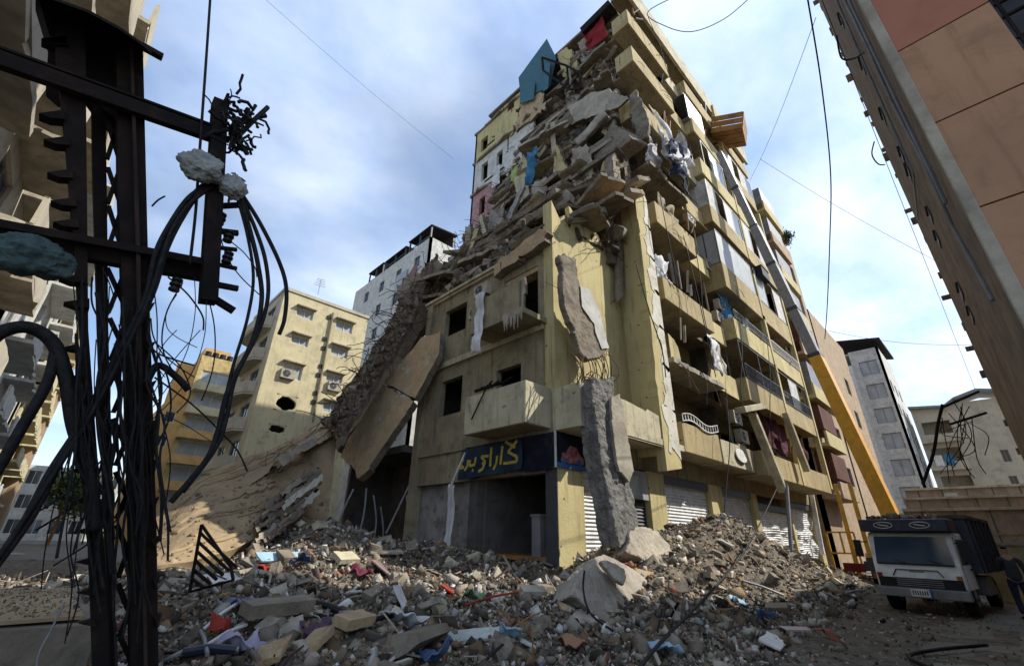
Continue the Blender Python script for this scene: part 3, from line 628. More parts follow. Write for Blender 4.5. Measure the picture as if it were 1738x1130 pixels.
for z in (20.2, 23.8, 27.4, 31.0, 34.6):
    b = B(); y0 = {20.2:20,23.8:18.5,27.4:17,31.0:14.5,34.6:15.5}[z]
    b.prism(jag([(XW-.12,y0,z),(XW-.12,23.7,z),(24,23.7,z),(24,y0,z)], .12, .5, int(z), keep=(1,2)), (0,0,.22)); bp(b, 'wing_slab', CONC)
b = B(); b.box(18.9, 19.1, 13, 23.6, 12, 34.6); bp(b, 'wing_inner_wall', INLT)
b = B(); b.box(XW, 24, 23.4, 23.6, 8, 34.9); bp(b, 'wing_end_wall', YEL)
b = B(); b.box(XW-.1, XW+.5, 23.1, 23.7, 12, 20.6); bp(b, 'wing_pier', CONC)
# ================================================================ debris hanging on the building
rr = random.Random(40)
RAWP = [(.20,.18,.15)]*4+[(.12,.105,.085)]*5+[(.30,.27,.22)]*3+[(.17,.12,.075)]*3+[(.42,.40,.35)]+[(.07,.06,.05)]*4+[(.24,.16,.12)]
def heap(label, name, rows, nu, nv, amp, fr, n, lo, hi, seed, cat='rubble heap', nbars=30):
    G = loft(rows, nu, nv, amp, fr, seed); b = B(); b.grid(G)
    o = b.build(name, SOIL); md = o.modifiers.new('thick', 'SOLIDIFY'); md.thickness = .25; md.offset = -1
    tag(o, label, cat)
    pts = loft_pts(G, n, random.Random(seed)); sc = scatter('rubble_pieces', pts, sizes_pl(n, lo, hi, 1.9), RAWP); sc.parent = o
    rb = B(); r = random.Random(seed+1)
    for p in loft_pts(G, nbars, r):
        d = Vector((r.uniform(-1,.2), r.uniform(-1,.7), r.uniform(-.6,1))).normalized(); q = [p]
        for j in range(6): d = (d+Vector((r.gauss(0,.3), r.gauss(0,.3), r.gauss(-.15,.25)))).normalized(); q.append(q[-1]+d*r.uniform(.15,.4))
        rb.tube(q, .016, 5)
    stuff(sub(rb, 'rebar', RUST, o)); return G
# heap on the roof of the corner block climbing to the tear
rows = [[(10.75,17.4,12.2),(10.75,15.5,12.25),(10.75,13.5,12.3),(10.75,11.5,12.4),(10.8,9.6,12.9),(12.2,9.2,13.1),(14.2,9.15,13.2),(16.2,9.3,14.0)],
        [(11.6,18.6,13.9),(11.7,16.6,14.6),(11.9,14.6,14.3),(12.2,12.6,14.0),(12.6,10.8,14.3),(13.5,9.6,14.6),(15.0,9.4,15.6),(16.8,9.3,17.2)],
        [(13.8,20.4,17.6),(14.0,18.4,18.0),(14.2,16.2,17.6),(14.5,14.0,17.4),(14.8,12.2,17.6),(15.2,10.6,18.0),(16.2,9.6,18.8),(17.2,9.3,20.0)],
        [(16.6,22.6,21.6),(16.6,20.4,21.8),(16.6,18.0,21.4),(16.7,15.6,21.6),(16.8,13.2,22.4),(17.0,11.4,23.2),(17.3,10.0,23.6),(17.8,9.4,24.5)],
        [(17.8,22.6,23.6),(17.8,20.2,25.0),(17.7,18.0,26.0),(17.6,16.0,27.0),(17.7,13.6,28.0),(17.8,11.8,29.4),(18.0,10.6,30.8),(18.4,9.8,31.5)],
        [(18.6,22.6,24.0),(18.5,20.0,26.6),(18.5,17.6,29.0),(18.5,15.6,31.0),(18.5,13.8,33.0),(18.6,12.2,34.4),(18.7,11.0,34.6),(18.9,10.0,34.6)]]
GH = heap('steep grey rubble and bent bars spilling down the torn side of the yellow block', 'rubble_slide', rows, 84, 96, .55, .7, 5200, .12, 1.15, 3, nbars=420)
# crest of debris left of the block
rows = [[P(572,752,'y',17.6),P(622,668,'y',17.6),P(668,594,'y',17.6),P(712,520,'y',17.5)],
        [P(562,728,'y',18.6),P(616,646,'y',18.5),P(662,572,'y',18.2),P(708,500,'y',18.0)],
        [P(545,716,'y',20.4),P(602,640,'y',20),P(654,560,'y',19.5),P(698,482,'y',19),P(742,430,'y',18.4)]]
heap('dark crest of debris sliding off the left end of the corner block', 'rubble_slide', rows, 40, 14, .22, 1.1, 420, .10, .55, 5, nbars=110)
# ochre collapsed slope
rows = [[P(258,965,'y',12.6),P(330,950,'y',12.8),P(410,925,'y',13.6),P(450,905,'y',14.4),P(560,900,'y',15.4)],
        [P(262,925,'y',14.0),P(330,880,'y',14.6),P(420,860,'y',15.2),P(460,850,'y',16),P(560,850,'y',16.6)],
        [P(264,872,'y',16.5),P(350,800,'y',18.0),P(470,757,'y',19.2),P(500,742,'y',19.8),P(575,712,'y',20)]]
G = loft(rows, 90, 60, .10, .7, 9); b = B(); b.grid(G); o = b.build('collapsed_slab', EARTH); md = o.modifiers.new('thick','SOLIDIFY'); md.thickness = .35; md.offset = -1
tag(o, 'huge collapsed slab covered with ochre earth sloping up behind the steel pylon', 'collapsed slab')
pts = loft_pts(G, 600, random.Random(2)); sc = scatter('earth_clods', pts, sizes_pl(600, .04, .2, 2.4), [(.30,.22,.13),(.22,.16,.1),(.36,.28,.18),(.2,.17,.13)]); sc.parent = o
# stacked strata (pancaked floors) at the right end of the slope
REDS = mat('reddish_screed', (.22,.12,.10), (.2,.16,.13), stain=(.3,.26,.2), bump=.8); r = random.Random(88)
for i in range(30):                                                # thin tilted layers of the pancaked floors
    t = r.uniform(0,1); lay = i % 8; x = 425+t*60; y = 882-t*50+lay*7.5+r.uniform(-3,3); L = r.uniform(36,92); dx, dy = L*.80, -L*.60; w = r.uniform(4,8); yy = 13.7+r.uniform(0,.5)-lay*.12+t*.7
    if x+dx > 562: dx *= .6; dy *= .6
    slab('pancaked_layer', [P(x,y,'y',yy), P(x+dx,y+dy,'y',yy+L*.012), P(x+dx+2,y+dy+w,'y',yy+L*.012), P(x+3,y+w,'y',yy)], (.2,.8,.08), [[CONC,CONL,REDS,CONC,OCHRE,FINW,RAW][i % 7], RAW], 'thin tilted layer in the stack of pancaked floors beside the earth slope', 'floor layer', 'tilted floor layers beside the earth slope', amp=.035, step=.18, seed=60+i, rebar=1)
for i, (a, c, d, e, m_) in enumerate([((470,780),(530,742),(540,752),(480,792),CONC),((505,752),(575,718),(582,730),(515,766),OCHRE),((380,838),(462,782),(468,790),(392,846),EARTH)]):
    yy = [16.6,18.2,16.0][i]; slab('sunken_slab', [P(*a,'y',yy), P(*c,'y',yy+1.2), P(*d,'y',yy+1), P(*e,'y',yy-.2)], (.25,.7,.1), [m_, RAW],
        ['narrow grey slab lying half sunk in the earth slope','ochre slab lying on the crest of the earth slope','long earth coloured ledge running up the earth slope'][i], 'slab', amp=.05, step=.25, seed=160+i, rebar=4)
b = B()
for i in range(34):
    k = r.randrange(8,58); j0 = r.randrange(0,60); j1 = min(89, j0+r.randrange(8,40)); q = [G[min(60,max(0,k+int((j-j0)*r.choice([.0,.05,.1]))))][j] for j in range(j0, j1, 2)]; rad = r.uniform(.03,.09); b.tube(q, [rad*.2]+[rad]*(len(q)-2)+[rad*.2], 6)
stuff(sub(b, 'earth_ridges', EARTH, bpy.data.objects['collapsed_slab']))
# big leaning slabs
t = thing('leaning_slab', 'long ochre slab cracked across, leaning against the left end of the garage block', 'slab', P(600,800,'x',9))
slab('upper_half', [P(748,563,'x',10.2),P(716,572,'x',10.1),P(652,648,'x',9.6),P(704,676,'x',9.72),P(745,600,'x',10.15)], (.32,.12,-.1), [OCHRE, CONC], parent=t, amp=.022, step=.3, seed=71)
slab('lower_half', [P(650,652,'x',9.58),P(640,668,'x',9.5),P(590,745,'x',8.97),P(578,775,'x',8.87),P(600,795,'x',8.87),P(606,812,'x',8.87),P(622,800,'x',8.97),P(702,681,'x',9.67)], (.32,.12,-.1), [OCHRE, CONC], parent=t, amp=.03, step=.3, seed=73)
slab('leaning_slab', [P(722,470,'x',11.6),P(700,500,'x',11.3),P(650,590,'x',10.9),P(585,690,'x',10.5),P(556,745,'x',10.3),P(572,765,'x',10.3),P(655,660,'x',10.8),P(728,540,'x',11.5)], (.4,.2,-.1), [RAW, CONC],
     'dark slab leaning behind the ochre slab with its edge covered in debris', 'slab', amp=.06, step=.3, seed=72, rebar=8)
# slabs and beams on the slide: (outline in the photograph, plane x, thickness, materials, label)
def hang(lbl, pts, ax, val, tv, ms, seed, cat='slab', rebar=3, amp=.05, name='hanging_slab', tilt=0):
    c = sum(p[0] for p in pts)/len(pts); cy_ = sum(p[1] for p in pts)/len(pts)
    o = slab(name, [P(p[0], p[1], ax, val+tilt*(p[1]-cy_)/40) for p in pts], tv, ms, lbl, cat, amp=amp, step=.28, seed=seed, rebar=rebar)
    if name in ('hanging_slab', 'concrete_chunk', 'column_stub') and seed not in (84,): rough(o, *((.035, .045, .12) if name == 'concrete_chunk' else (.05, .07, .3) if seed >= 98 else (.07, .09, .3)))
    return o
hang('grey ribbed slab hanging upright on the torn face below the tilted box', [(970,252),(996,246),(1004,262),(1006,318),(996,328),(974,322),(969,290)], 'x', 15.6, (.22,.1,.04), [CONL, CONC], 80)
hang('pale slab edge jutting from the slide above the corner block', [(880,382),(940,328),(962,322),(968,338),(900,388)], 'x', 13.4, (.9,.25,.25), [CONL, CONC], 81, rebar=6)
hang('slab overhang below the upright ribbed slab', [(862,392),(884,370),(930,345),(936,352),(870,400)], 'x', 13.0, (.8,.3,.3), [CONC, RAW], 82)
hang('tilted box of concrete high on the torn face', [(1004,262),(1040,212),(1066,225),(1068,240),(1016,282)], 'x', 16.0, (1.2,-.3,.3), [CONC, CONL], 83, rebar=5)
hang('pale thin slab lying across the rubble near the top of the tear', [(962,182),(1000,160),(1034,150),(1066,168),(1050,182),(1010,196),(976,206)], 'x', 16.4, (.25,.05,.15), [CONL, CONC], 84)
hang('long beam sloping down the slide left of the tilted box', [(972,238),(1020,188),(1030,194),(982,246)], 'x', 15.9, (.35,.1,.1), [CONL, RAW], 85)
hang('grey slab band along the top of the slide', [(948,206),(1000,150),(1012,158),(960,218)], 'x', 16.9, (.5,.1,.2), [CONC, RAW], 86, rebar=5)
hang('narrow broken slab above the blue curtain', [(905,258),(935,215),(948,222),(915,268)], 'x', 17.0, (.4,.1,.1), [CONL, RAW], 87)
hang('upright door frame of pale wood in the torn rooms', [(934,208),(942,206),(944,258),(936,262)], 'x', 16.9, (.15,.1,0), [CREAML, CREAML], 88, 'door frame', 0, .01, name='door_frame')
hang('broken yellow wall piece dangling under the door frame', [(940,262),(958,268),(966,290),(944,312),(938,300)], 'x', 16.3, (.2,.15,0), [YEL, RAW], 89)
hang('ochre screed slab hanging over the third floor balcony', [(842,446),(922,392),(930,398),(926,412),(846,470)], 'x', 10.5, (.5,.15,.12), [OCHRE, CONC], 90)
hang('broken slab tipped over the first wall of the crest', [(700,470),(742,440),(752,452),(716,512),(702,500)], 'x', 11.3, (.6,.3,.1), [CONC, RAW], 91, rebar=6)
hang('slab leaf on the roof edge of the corner block left part', [(752,486),(836,436),(850,440),(842,450),(762,500)], 'x', 10.9, (1.0,.1,.3), [CONL, CONC], 92, rebar=5)
hang('second slab leaf stacked above the roof edge', [(765,462),(850,412),(862,420),(776,474)], 'x', 11.7, (1.0,.1,.3), [CONC, RAW], 93, rebar=7)
hang('dark slab leaf below the pink wing', [(795,425),(868,372),(876,384),(806,438)], 'x', 13.0, (.9,.1,.3), [RAW, CONC], 94, rebar=7)
hang('pale fragment lodged beside the broken columns', [(1012,408),(1044,380),(1060,386),(1056,398),(1022,420)], 'x', 14.6, (.5,.1,.2), [CONL, CONC], 95)
hang('grey column stub hanging left of the fin column', [(1048,402),(1058,404),(1060,505),(1050,512)], 'y', 8.7, (.05,.25,0), [CONC, RAW], 96, 'column stub', 4, .03, name='column_stub')
hang('broken parapet block at the corner of the tear', [(1068,160),(1080,150),(1098,196),(1102,232),(1084,238),(1072,200)], 'x', 16.9, (.5,.2,0), [CONC, RAW], 97)
# the hanging wall leaf on rebars and the stump column under it
hang('grey wall leaf hanging by its bars in front of the yellow wall', [(950,430),(978,438),(985,490),(1010,520),(1032,588),(1026,604),(1000,612),(985,600),(958,520)], 'y', 8.2, (.05,.28,0), [CONC, RAW], 98, rebar=6, amp=.06)
hang('white painted strip on the edge of the hanging wall leaf', [(985,486),(1002,492),(1018,530),(1034,590),(1022,592),(1008,548),(988,520)], 'y', 8.16, (0,.035,0), [WHITEW, CONC], 99, rebar=0, amp=.03, name='painted_fragment', cat='wall fragment')
b = B(); r = random.Random(5)
for i in range(17):
    x = 968+i*4.2; p = P(x, 598+r.uniform(-6,6), 'y', 8.35); q = P(x+r.uniform(-8,8), 662+r.uniform(-10,10), 'y', 8.2); k = r.uniform(-.28,.28)
    b.tube(catmull([p, p.lerp(q,.33)+Vector((k,-.2,0)), p.lerp(q,.7)+Vector((k*1.2,-.25,0)), q], 5), .016, 5)
tag(b.build('bent_rebar', RUST), 'row of bent rusty bars bowing out above the leaning stump column', 'rebar')
t = thing('stump_column', 'massive cracked concrete column leaning in front of the yellow wall corner', 'column', (12.2,7.9,0))
b = B(); b.prism(jag([P(1004,655,'y',7.55),P(1012,640,'y',7.55),P(1026,648,'y',7.55),P(1042,640,'y',7.55),P(1046,690,'y',7.5),P(1052,760,'y',7.4),P(1076,840,'y',7.3),P(1088,905,'y',7.1),P(1052,930,'y',7.1),P(1038,860,'y',7.2),P(1022,790,'y',7.4),P(1012,720,'y',7.5)], .03, .3, 77), (.05,.62,0))
rough(part(b, 'shaft', mat('column_concrete', (.19,.18,.165), (.10,.095,.088), stain=(.30,.28,.25), bump=1, bscale=14, streak=.7, scale=2.5), t), .04, .12, .18)
b = B(); b.prism(jag([P(1038,676,'y',7.38),P(1052,668,'y',7.38),P(1066,740,'y',7.3),P(1076,800,'y',7.2),P(1068,818,'y',7.2),P(1052,800,'y',7.2),P(1042,740,'y',7.3)], .03, .25, 78), (.03,.12,0)); part(b, 'plaster_face', CONL, t)
b = B(); r = random.Random(6)
for i in range(14):
    p = P(990+i*4, 648, 'y', 7.6+r.uniform(0,.5)); q = [p]; d = Vector((r.gauss(0,.3), r.gauss(0,.3), 1))
    for j in range(4): d = (d+Vector((r.gauss(0,.5), r.gauss(0,.4), -.2))).normalized(); q.append(q[-1]+d*.12)
    b.tube(q, .014, 5)
part(b, 'rebar', RUST, t)
# big chunks in front of it
hang('largest pale slab chunk lying tilted at the foot of the garage corner', [(966,1012),(985,975),(1010,945),(1030,942),(1062,958),(1100,985),(1085,1005),(1072,1030),(1062,1052),(1040,1066),(1010,1042)], 'y', 6.1, (.25,.75,-.25), [CONL, CONC], 110, 'concrete chunk', 4, .05, name='concrete_chunk', tilt=-.28)
hang('narrow slab piece lying on the largest pale chunk', [(1018,952),(1034,950),(1062,966),(1060,992),(1046,984)], 'y', 5.98, (.1,.14,-.05), [CREAML, CONC], 111, 'concrete chunk', 0, .03, name='concrete_chunk', tilt=-.28)
hang('pale fractured block leaning on the foot of the stump column', [(1062,935),(1068,905),(1092,892),(1118,900),(1142,935),(1146,958),(1128,968),(1096,952)], 'y', 6.9, (.2,.6,-.2), [CREAML, RAW], 112, 'concrete chunk', 5, .06, name='concrete_chunk', tilt=-.2)
hang('brown slab fragment under the fractured block', [(1078,962),(1120,970),(1150,985),(1132,1012),(1100,1020),(1086,998)], 'y', 6.3, (.1,.5,-.2), [EARTH, RAW], 113, 'concrete chunk', 2, .05, name='concrete_chunk', tilt=-.3)
hang('squared pale block lying on the right heap', [(1160,1030),(1176,1012),(1200,1026),(1206,1042),(1186,1056),(1164,1044)], 'y', 5.2, (.15,.4,-.1), [CONL, CONC], 114, 'concrete chunk', 0, .02, name='concrete_chunk', tilt=-.2)
hang('yellowish wall piece lying on top of the right heap', [(1188,905),(1200,912),(1232,945),(1252,962),(1244,966),(1212,944)], 'y', 7.3, (.1,.25,-.05), [YEL, RAW], 115, 'wall fragment', 0, .03, name='wall_fragment')
hang('flat grey slab at the front right of the rubble', [(1200,1040),(1262,1050),(1300,1070),(1250,1078),(1206,1062)], 'y', 4.8, (.1,.35,-.15), [CONC, RAW], 116, 'concrete chunk', 2, .03, name='concrete_chunk', tilt=-.3)
hang('broad flat concrete slab edge at the lower middle of the picture', [(500,1128),(610,1092),(706,1074),(712,1090),(690,1108),(620,1145),(500,1180)], 'x', 3.4, (.9,.6,-.05), [CONC, RAW], 117, 'concrete slab', 0, .03, name='concrete_slab', tilt=-.1)
# bits sticking out of the tear: ceiling slabs of the torn floors
r = random.Random(12)
for i, (y0, y1, z, xx) in enumerate([(9.2,12.5,20.0,16.6),(9.1,13.0,23.8,16.3),(9.3,13.5,28.0,16.6),(9.6,14.0,31.9,17.2),(13,17,24.3,16.8),(12.6,16.5,28.2,17.0),(10.2,13.4,17.2,15.4)]):
    b = B(); b.prism(jag([(xx,y0,z-.25*i%.5),(xx+.2,y1,z-.4),(19,y1,z),(19,y0,z)], .14, .4, 30+i, keep=(2,)), (0,0,.24)); bp(b, 'broken_floor', [RAW, CONC][i % 2])
for i in range(58):                                                # pancaked floor slabs, nearly level, stacked up the slide
    gi = int(4+i*1.5)+r.randrange(-2, 3); gj = r.randrange(4, 74); p = GH[min(gi,94)][gj]+Vector((-.15, 0, r.uniform(-.1,.35))); L = r.uniform(1.6, 4.6); w = r.uniform(.8, 1.9)
    d = Vector((r.gauss(0,.12), 1, r.gauss(.04,.16))).normalized(); e = Vector((1, r.gauss(0,.15), r.gauss(.32,.22))); e = (e-d*e.dot(d)).normalized()
    pl = [p-d*L/2-e*w*.4, p+d*L/2-e*w*.4, p+d*L*.5+e*w*.6, p-d*L*.5+e*w*.6]; th = r.uniform(.14,.26); mm = r.choice([[CONC,RAW],[CONL,CONC],[CONC,CONL],[OCHRE,CONC],[YEL,RAW],[RAW,CONC],[CREAM,RAW]])
    slab('pancaked_plate', pl, d.cross(e).normalized()*-th, mm, 'long broken floor slab stacked nearly level in the torn face', 'concrete plate', 'pancaked floor slabs on the torn face', amp=.06, step=.5, seed=400+i, rebar=5)
for i in range(26):                                                # broken columns and wall leaves standing or hanging upright in the tear
    gi = r.randrange(34, 92); gj = r.randrange(12, 80); p = GH[gi][gj]+Vector((-.35, -.1, 0)); L = r.uniform(1.2, 3.2); w = r.choice([.3,.35,.8,1.1])
    d = Vector((r.gauss(0,.15), r.gauss(0,.18), 1)).normalized(); e = Vector((r.gauss(0,.3), 1, 0)); e = (e-d*e.dot(d)).normalized()
    pl = [p-d*L/2-e*w/2, p+d*L/2-e*w/2, p+d*L/2+e*w/2, p-d*L/2+e*w/2]; slab('torn_leaf' if w > .5 else 'broken_pillar', pl, d.cross(e).normalized()*(.16 if w > .5 else .3), [r.choice([YEL,CREAM,CONL,CONC,INLT]), RAW],
        'torn wall leaf standing upright in the rubble of the tear' if w > .5 else 'broken slim pillar standing upright in the rubble of the tear', 'torn leaf' if w > .5 else 'pillar', 'wall leaves upright in the tear' if w > .5 else 'slim pillars upright in the tear', amp=.06, step=.3, seed=500+i, rebar=4)
for i in range(46):                                                # loose beams and plates, each its own thing
    gi = r.randrange(14, 94); gj = r.randrange(2, 82); p = GH[gi][gj]+Vector((-.25, -.1, .1)); L = r.uniform(.7, 2.3); w = r.uniform(.25, .9); 
    d = Vector((r.uniform(-.35,.35), r.uniform(-1,1), r.uniform(-.9,.9))).normalized(); e = d.cross(Vector((-.8, r.uniform(-.5,.2), r.uniform(.1,.9)))).normalized()
    pl = [p-d*L/2-e*w/2, p+d*L/2-e*w/2, p+d*L/2+e*w/2, p-d*L/2+e*w/2]
    slab('broken_plate', pl, d.cross(e).normalized()*r.uniform(.1,.25), [r.choice([CONL,CONC,CONC,RAW,YEL,OCHRE]), RAW], 'broken concrete plate sticking out of the steep rubble slide on the torn face', 'concrete plate', 'concrete plates on the rubble slide', amp=.05, step=.3, seed=200+i, rebar=2)
# ---------------- hanging cloth, sheets, roof things
cloth('blue_curtain', P(902,280,'x',15.4), (0,.9,0), (.1,-.1,2.6), BLUEC, 'blue curtain hanging from the torn rooms of the upper wing', amp=.22, seed=1)
cloth('curtain', P(842,300,'x',17.2), (0,.9,0), (0,0,1.8), WHITEC, 'white curtain flapping at a window hole of the upper wing', amp=.15, seed=2)
cloth('lilac_cloth', P(872,296,'x',17.0), (0,.6,0), (0,0,1.4), mat('lime_cloth', (.30,.36,.12), bump=0), 'small greenish cloth hanging beside the blue curtain', amp=.12, seed=3)
cloth('red_tarpaulin', P(1008,55,'x',17.1), (0,-1.6,0), (0,.3,3.0), REDC, 'red tarpaulin draped at the very top corner of the block', 'tarpaulin', amp=.15, seed=4)
b = B(); b.prism([P(984,48,'x',16.8),P(1032,0,'x',16.8),P(1036,6,'x',16.8),P(988,56,'x',16.8)], (.9,0,.1)); tag(b.build('awning_frame', DARKST), 'dark awning roof jutting over the red tarpaulin', 'awning')
for i,(pts,m_,l) in enumerate([([(880,132),(928,66),(944,98),(934,146),(884,170)],TEAL,'large teal metal sheet standing bent on the broken roof edge'),
                         ([(884,135),(908,140),(906,168),(882,176)],TEAL,'small folded teal sheet below the large one'),
                         ([(924,104),(934,108),(930,150),(921,156)],TEAL,'narrow teal strip hanging under the large teal sheet')]):
    b = B(); b.prism([P(p[0],p[1],'x',17.3-.15*i) for p in pts], (.06,.03,0)); tag(b.build('metal_sheet', m_), l, 'metal sheet')
b = B(); b.prism(jag([P(946,92,'x',17.6),P(962,80,'x',17.6),P(980,104,'x',17.6),P(978,135,'x',17.6),P(955,130,'x',17.6)],.05,.4,4), (.3,0,0)); tag(b.build('wall_remnant', YEL), 'yellow remnant of a roof room wall beside the teal sheet', 'wall remnant')
b = B(); fr = [P(920,98,'x',17),P(962,112,'x',17),P(984,124,'x',16.8),P(986,150,'x',16.8),P(966,152,'x',17),P(922,120,'x',17)]
for i in range(6): b.bar(fr[i], fr[(i+1)%6], .12)
b.bar(fr[1], fr[4], .1); b.bar(fr[2], fr[4]+Vector((0,.3,0)), .08); tag(b.build('window_frame', DARKST), 'bent dark window frame on the roof edge beside the teal sheet', 'window frame')
cloth('patterned_curtain', P(1146,262,'y',7.5), (2.9,0,-.9), (0,0,2.7), WHITEC, 'torn white curtain hanging over the fourth floor balcony', amp=.5, fr=1.4, seed=7, n=22, ragged=.7)
cloth('dark_blue_cloth', P(1150,270,'y',7.3), (1.4,0,-.4), (.2,0,2.0), mat('navy_cloth', (.03,.04,.08), bump=.1), 'dark blue blanket tangled in the torn white curtain', amp=.45, fr=1.6, seed=8, n=18, ragged=.5)
cloth('lace_curtain', P(1215,600,'y',7.9), (1.0,0,-.2), (0,0,1.9), WHITEC, 'thin white curtain hanging in the second floor opening', amp=.2, seed=9)
cloth('red_curtain', P(1310,735,'y',8.2), (5.2,0,0), (0,0,2.2), CURT, 'dark red curtains behind the first floor balcony at the right', amp=.2, fr=1.2, seed=10, n=24)
cloth('red_curtain', P(1352,758,'y',8.2), (3.6,0,0), (0,0,1.9), CURT, 'dark red curtain right of the leaning timbers', amp=.2, fr=1.2, seed=12, n=20)
cloth('white_cloth', P(812,545,'x',9.3), (0,-.5,0), (.1,.12,2.5), WHITEC, 'long white cloth hanging from the air conditioner on the left face', amp=.16, fr=1.5, seed=11, n=18, ragged=.15)
cloth('banner_strip', P(762,880,'x',10.3), (0,-.38,0), (.1,.1,2.4), WHITEC, 'torn white strip dangling in the garage opening', amp=.1, fr=1.2, seed=13, n=16, ragged=.12)
b = B(); b.bar(P(764,828,'x',10.3), P(790,768,'x',10.4), .07); b.bar(P(757,935,'x',10.3), P(765,830,'x',10.3), .03); tag(b.build('sign_frame_bar', WHITEP), 'bent pale bar holding the torn strip under the banner', 'metal bar')
# balcony bits on the left face
b = B(); r = random.Random(14)
b.bar(P(806,664,'x',9.6), P(862,646,'x',9.9), .08)
for i in range(7): b.bar(P(816+i*6,662-i*2+r.uniform(-4,4),'x',9.6), P(828+i*7+r.uniform(-4,10),652-i*2+r.uniform(-6,4),'x',10.0), .05)
b.bar(P(800,712,'x',9.38), P(828,652,'x',9.38), .035); tag(b.build('twisted_frame', DARKST), 'twisted black frame lying on the lower left balcony', 'metal frame')
b = B()
for i in range(5): b.bar(P(888+i*7,622,'x',10.9), P(888+i*7,655,'x',10.9), .03)
b.bar(P(884,620,'x',10.9), P(925,632,'x',10.9), .04); tag(b.build('window_grille', GREYM), 'grey window grille inside the lower left balcony', 'grille')
CUR = [(18.0,12.0,2.2,WHITEC,'pale torn curtain hanging in the third floor opening left part'),(19.6,16.2,2.4,DRAB,'drab curtain hanging behind the fourth floor parapet'),(19.0,20.4,2.6,WHITEC,'ragged pale sheet hanging over the wrecked fifth floor'),(23.0,21.6,2.0,DENIM,'dark blanket hanging beside the wrecked fifth floor'),
       (20.4,24.2,2.2,CREAML,'cream curtain behind the sixth floor parapet'),(26.0,12.7,2.4,BLUEC,'blue cloth hung in the open third floor gallery'),(29.2,12.7,2.3,WHITEC,'white sheet hung in the open third floor gallery'),(33.5,12.7,2.2,CURT,'dark red sheet hung in the open third floor gallery right bay'),(23.0,9.0,2.2,CREAML,'cream curtain dangling between the wrecked second floor balconies'),(34.0,24.6,2.2,DRAB,'drab sheet in the sixth floor right bay'),(27.5,28.6,2.2,CREAML,'cream sheet in the seventh floor middle bay')]
for i, (x, z, h, m_, l) in enumerate(CUR): cloth('curtain', (x,8.25,z+h*.62), (1.5+.3*(i%3),.1,0), (.1,0,h), m_, l, 'curtain', amp=.2, fr=1.7, seed=30+i, n=16, ragged=.3)
r = random.Random(64)
for i in range(16):
    k = r.randrange(0,8); x = r.choice([r.uniform(17.6,21), r.uniform(25,36)]); z = [5.9,9.7,12.7,17.3,21.4,24.8,29.4,33.3][k]; b = B()
    for j in range(r.randrange(1,4)): b.bar((x+j*.35,7.72,z+r.uniform(-.1,.1)), (x+j*.35+r.gauss(0,.25),7.7+r.uniform(-.3,.1),z+r.uniform(.5,1.4)), r.uniform(.04,.12), .04); o = b.build('broken_lath', [WOODB,GREYM,CREAML][i%3]); b = B(); tag(o, 'broken lath or bar sticking up behind a balcony parapet', 'lath', 'broken laths on the balconies')
for i in range(30):                                                # rebar and strips trailing from slab edges
    k = r.randrange(1,8); x = r.choice([r.uniform(17,22), r.uniform(17,22), r.uniform(24.6,36)]); p = Vector((x,7.75,FL[k]+r.uniform(-.1,.2))); q = [p]; d = Vector((r.gauss(0,.3),-.5,-.4)).normalized(); b = B()
    for j in range(6): d = (d+Vector((r.gauss(0,.3),r.gauss(0,.1),-.35))).normalized(); q.append(q[-1]+d*r.uniform(.15,.35))
    b.tube(q, .014, 5); tag(b.build('trailing_bar', RUST), 'thin bent bar trailing from a balcony edge', 'rebar', 'bent bars trailing from the balcony edges')
# ---------------- air conditioners
def aircon(x, y, z, yaw, label, s=1.0):
    t = thing('air_conditioner', label, 'air conditioner', (x,y,z)); t.rotation_euler = (0,0,yaw)
    def lp(b, name, m_, par=t, **k): o = b.build(name, m_, **k); o.parent = par; return o
    b = B(); b.box(-.4*s,.4*s,0,.28*s,0,.55*s); body = lp(b, 'casing', CREAML, bevel=.02)
    b = B(); b.disc((-.1*s,-.002,.28*s), (0,-1,0), .21*s, .012, 22); fan = lp(b, 'fan_grille', DKGREY)
    b = B(); 
    for k in range(6): a = k*math.pi/3; b.bar((-.1*s,-.02,.28*s), (-.1*s+.2*s*math.cos(a),-.02,.28*s+.2*s*math.sin(a)), .035*s, .01)
    b.disc((-.1*s,-.02,.28*s), (0,-1,0), .05*s, .02, 12); lp(b, 'fan_blades', GREYM)
    for k in (-.3,.3): b = B(); b.bar((k*s,.02,-.03), (k*s,.5*s,-.03), .04); b.bar((k*s,.5*s,-.03), (k*s,.5*s,-.3*s), .03); lp(b, 'bracket', DKGREY)
    return t
p = P(815,492,'x',10.0); aircon(p.x,p.y,p.z-.25,-math.pi/2,'upper air conditioner above the hanging white cloth on the left face')
p = P(806,525,'x',10.0); aircon(p.x,p.y,p.z-.35,-math.pi/2,'lower air conditioner half behind the hanging white cloth')
for px_, py_, l in ((1227,520,'air conditioner on the ledge between the second and third zone, third floor'),(1253,710,'upper air conditioner beside the dark red curtains'),(1265,742,'lower air conditioner beside the dark red curtains'),
              (1224,540,'air conditioner tucked under the third floor ledge beside the corner post'),(1206,452,'air conditioner on the fourth floor wall between the two balcony stacks'),(1174,372,'air conditioner on the fifth floor wall above the wrecked balcony'),(1243,655,'air conditioner on the second floor wall beside the glass box frame'),(1262,768,'small air conditioner lowest near the leaning timbers'),(1194,268,'round faced air conditioner high under the grey shutter box'),(1188,312,'air conditioner below the fourth zone ledge on the upper facade')):
    p = P(px_,py_,'y',8.2); aircon(p.x,p.y,p.z-.3,0,l,1.25)
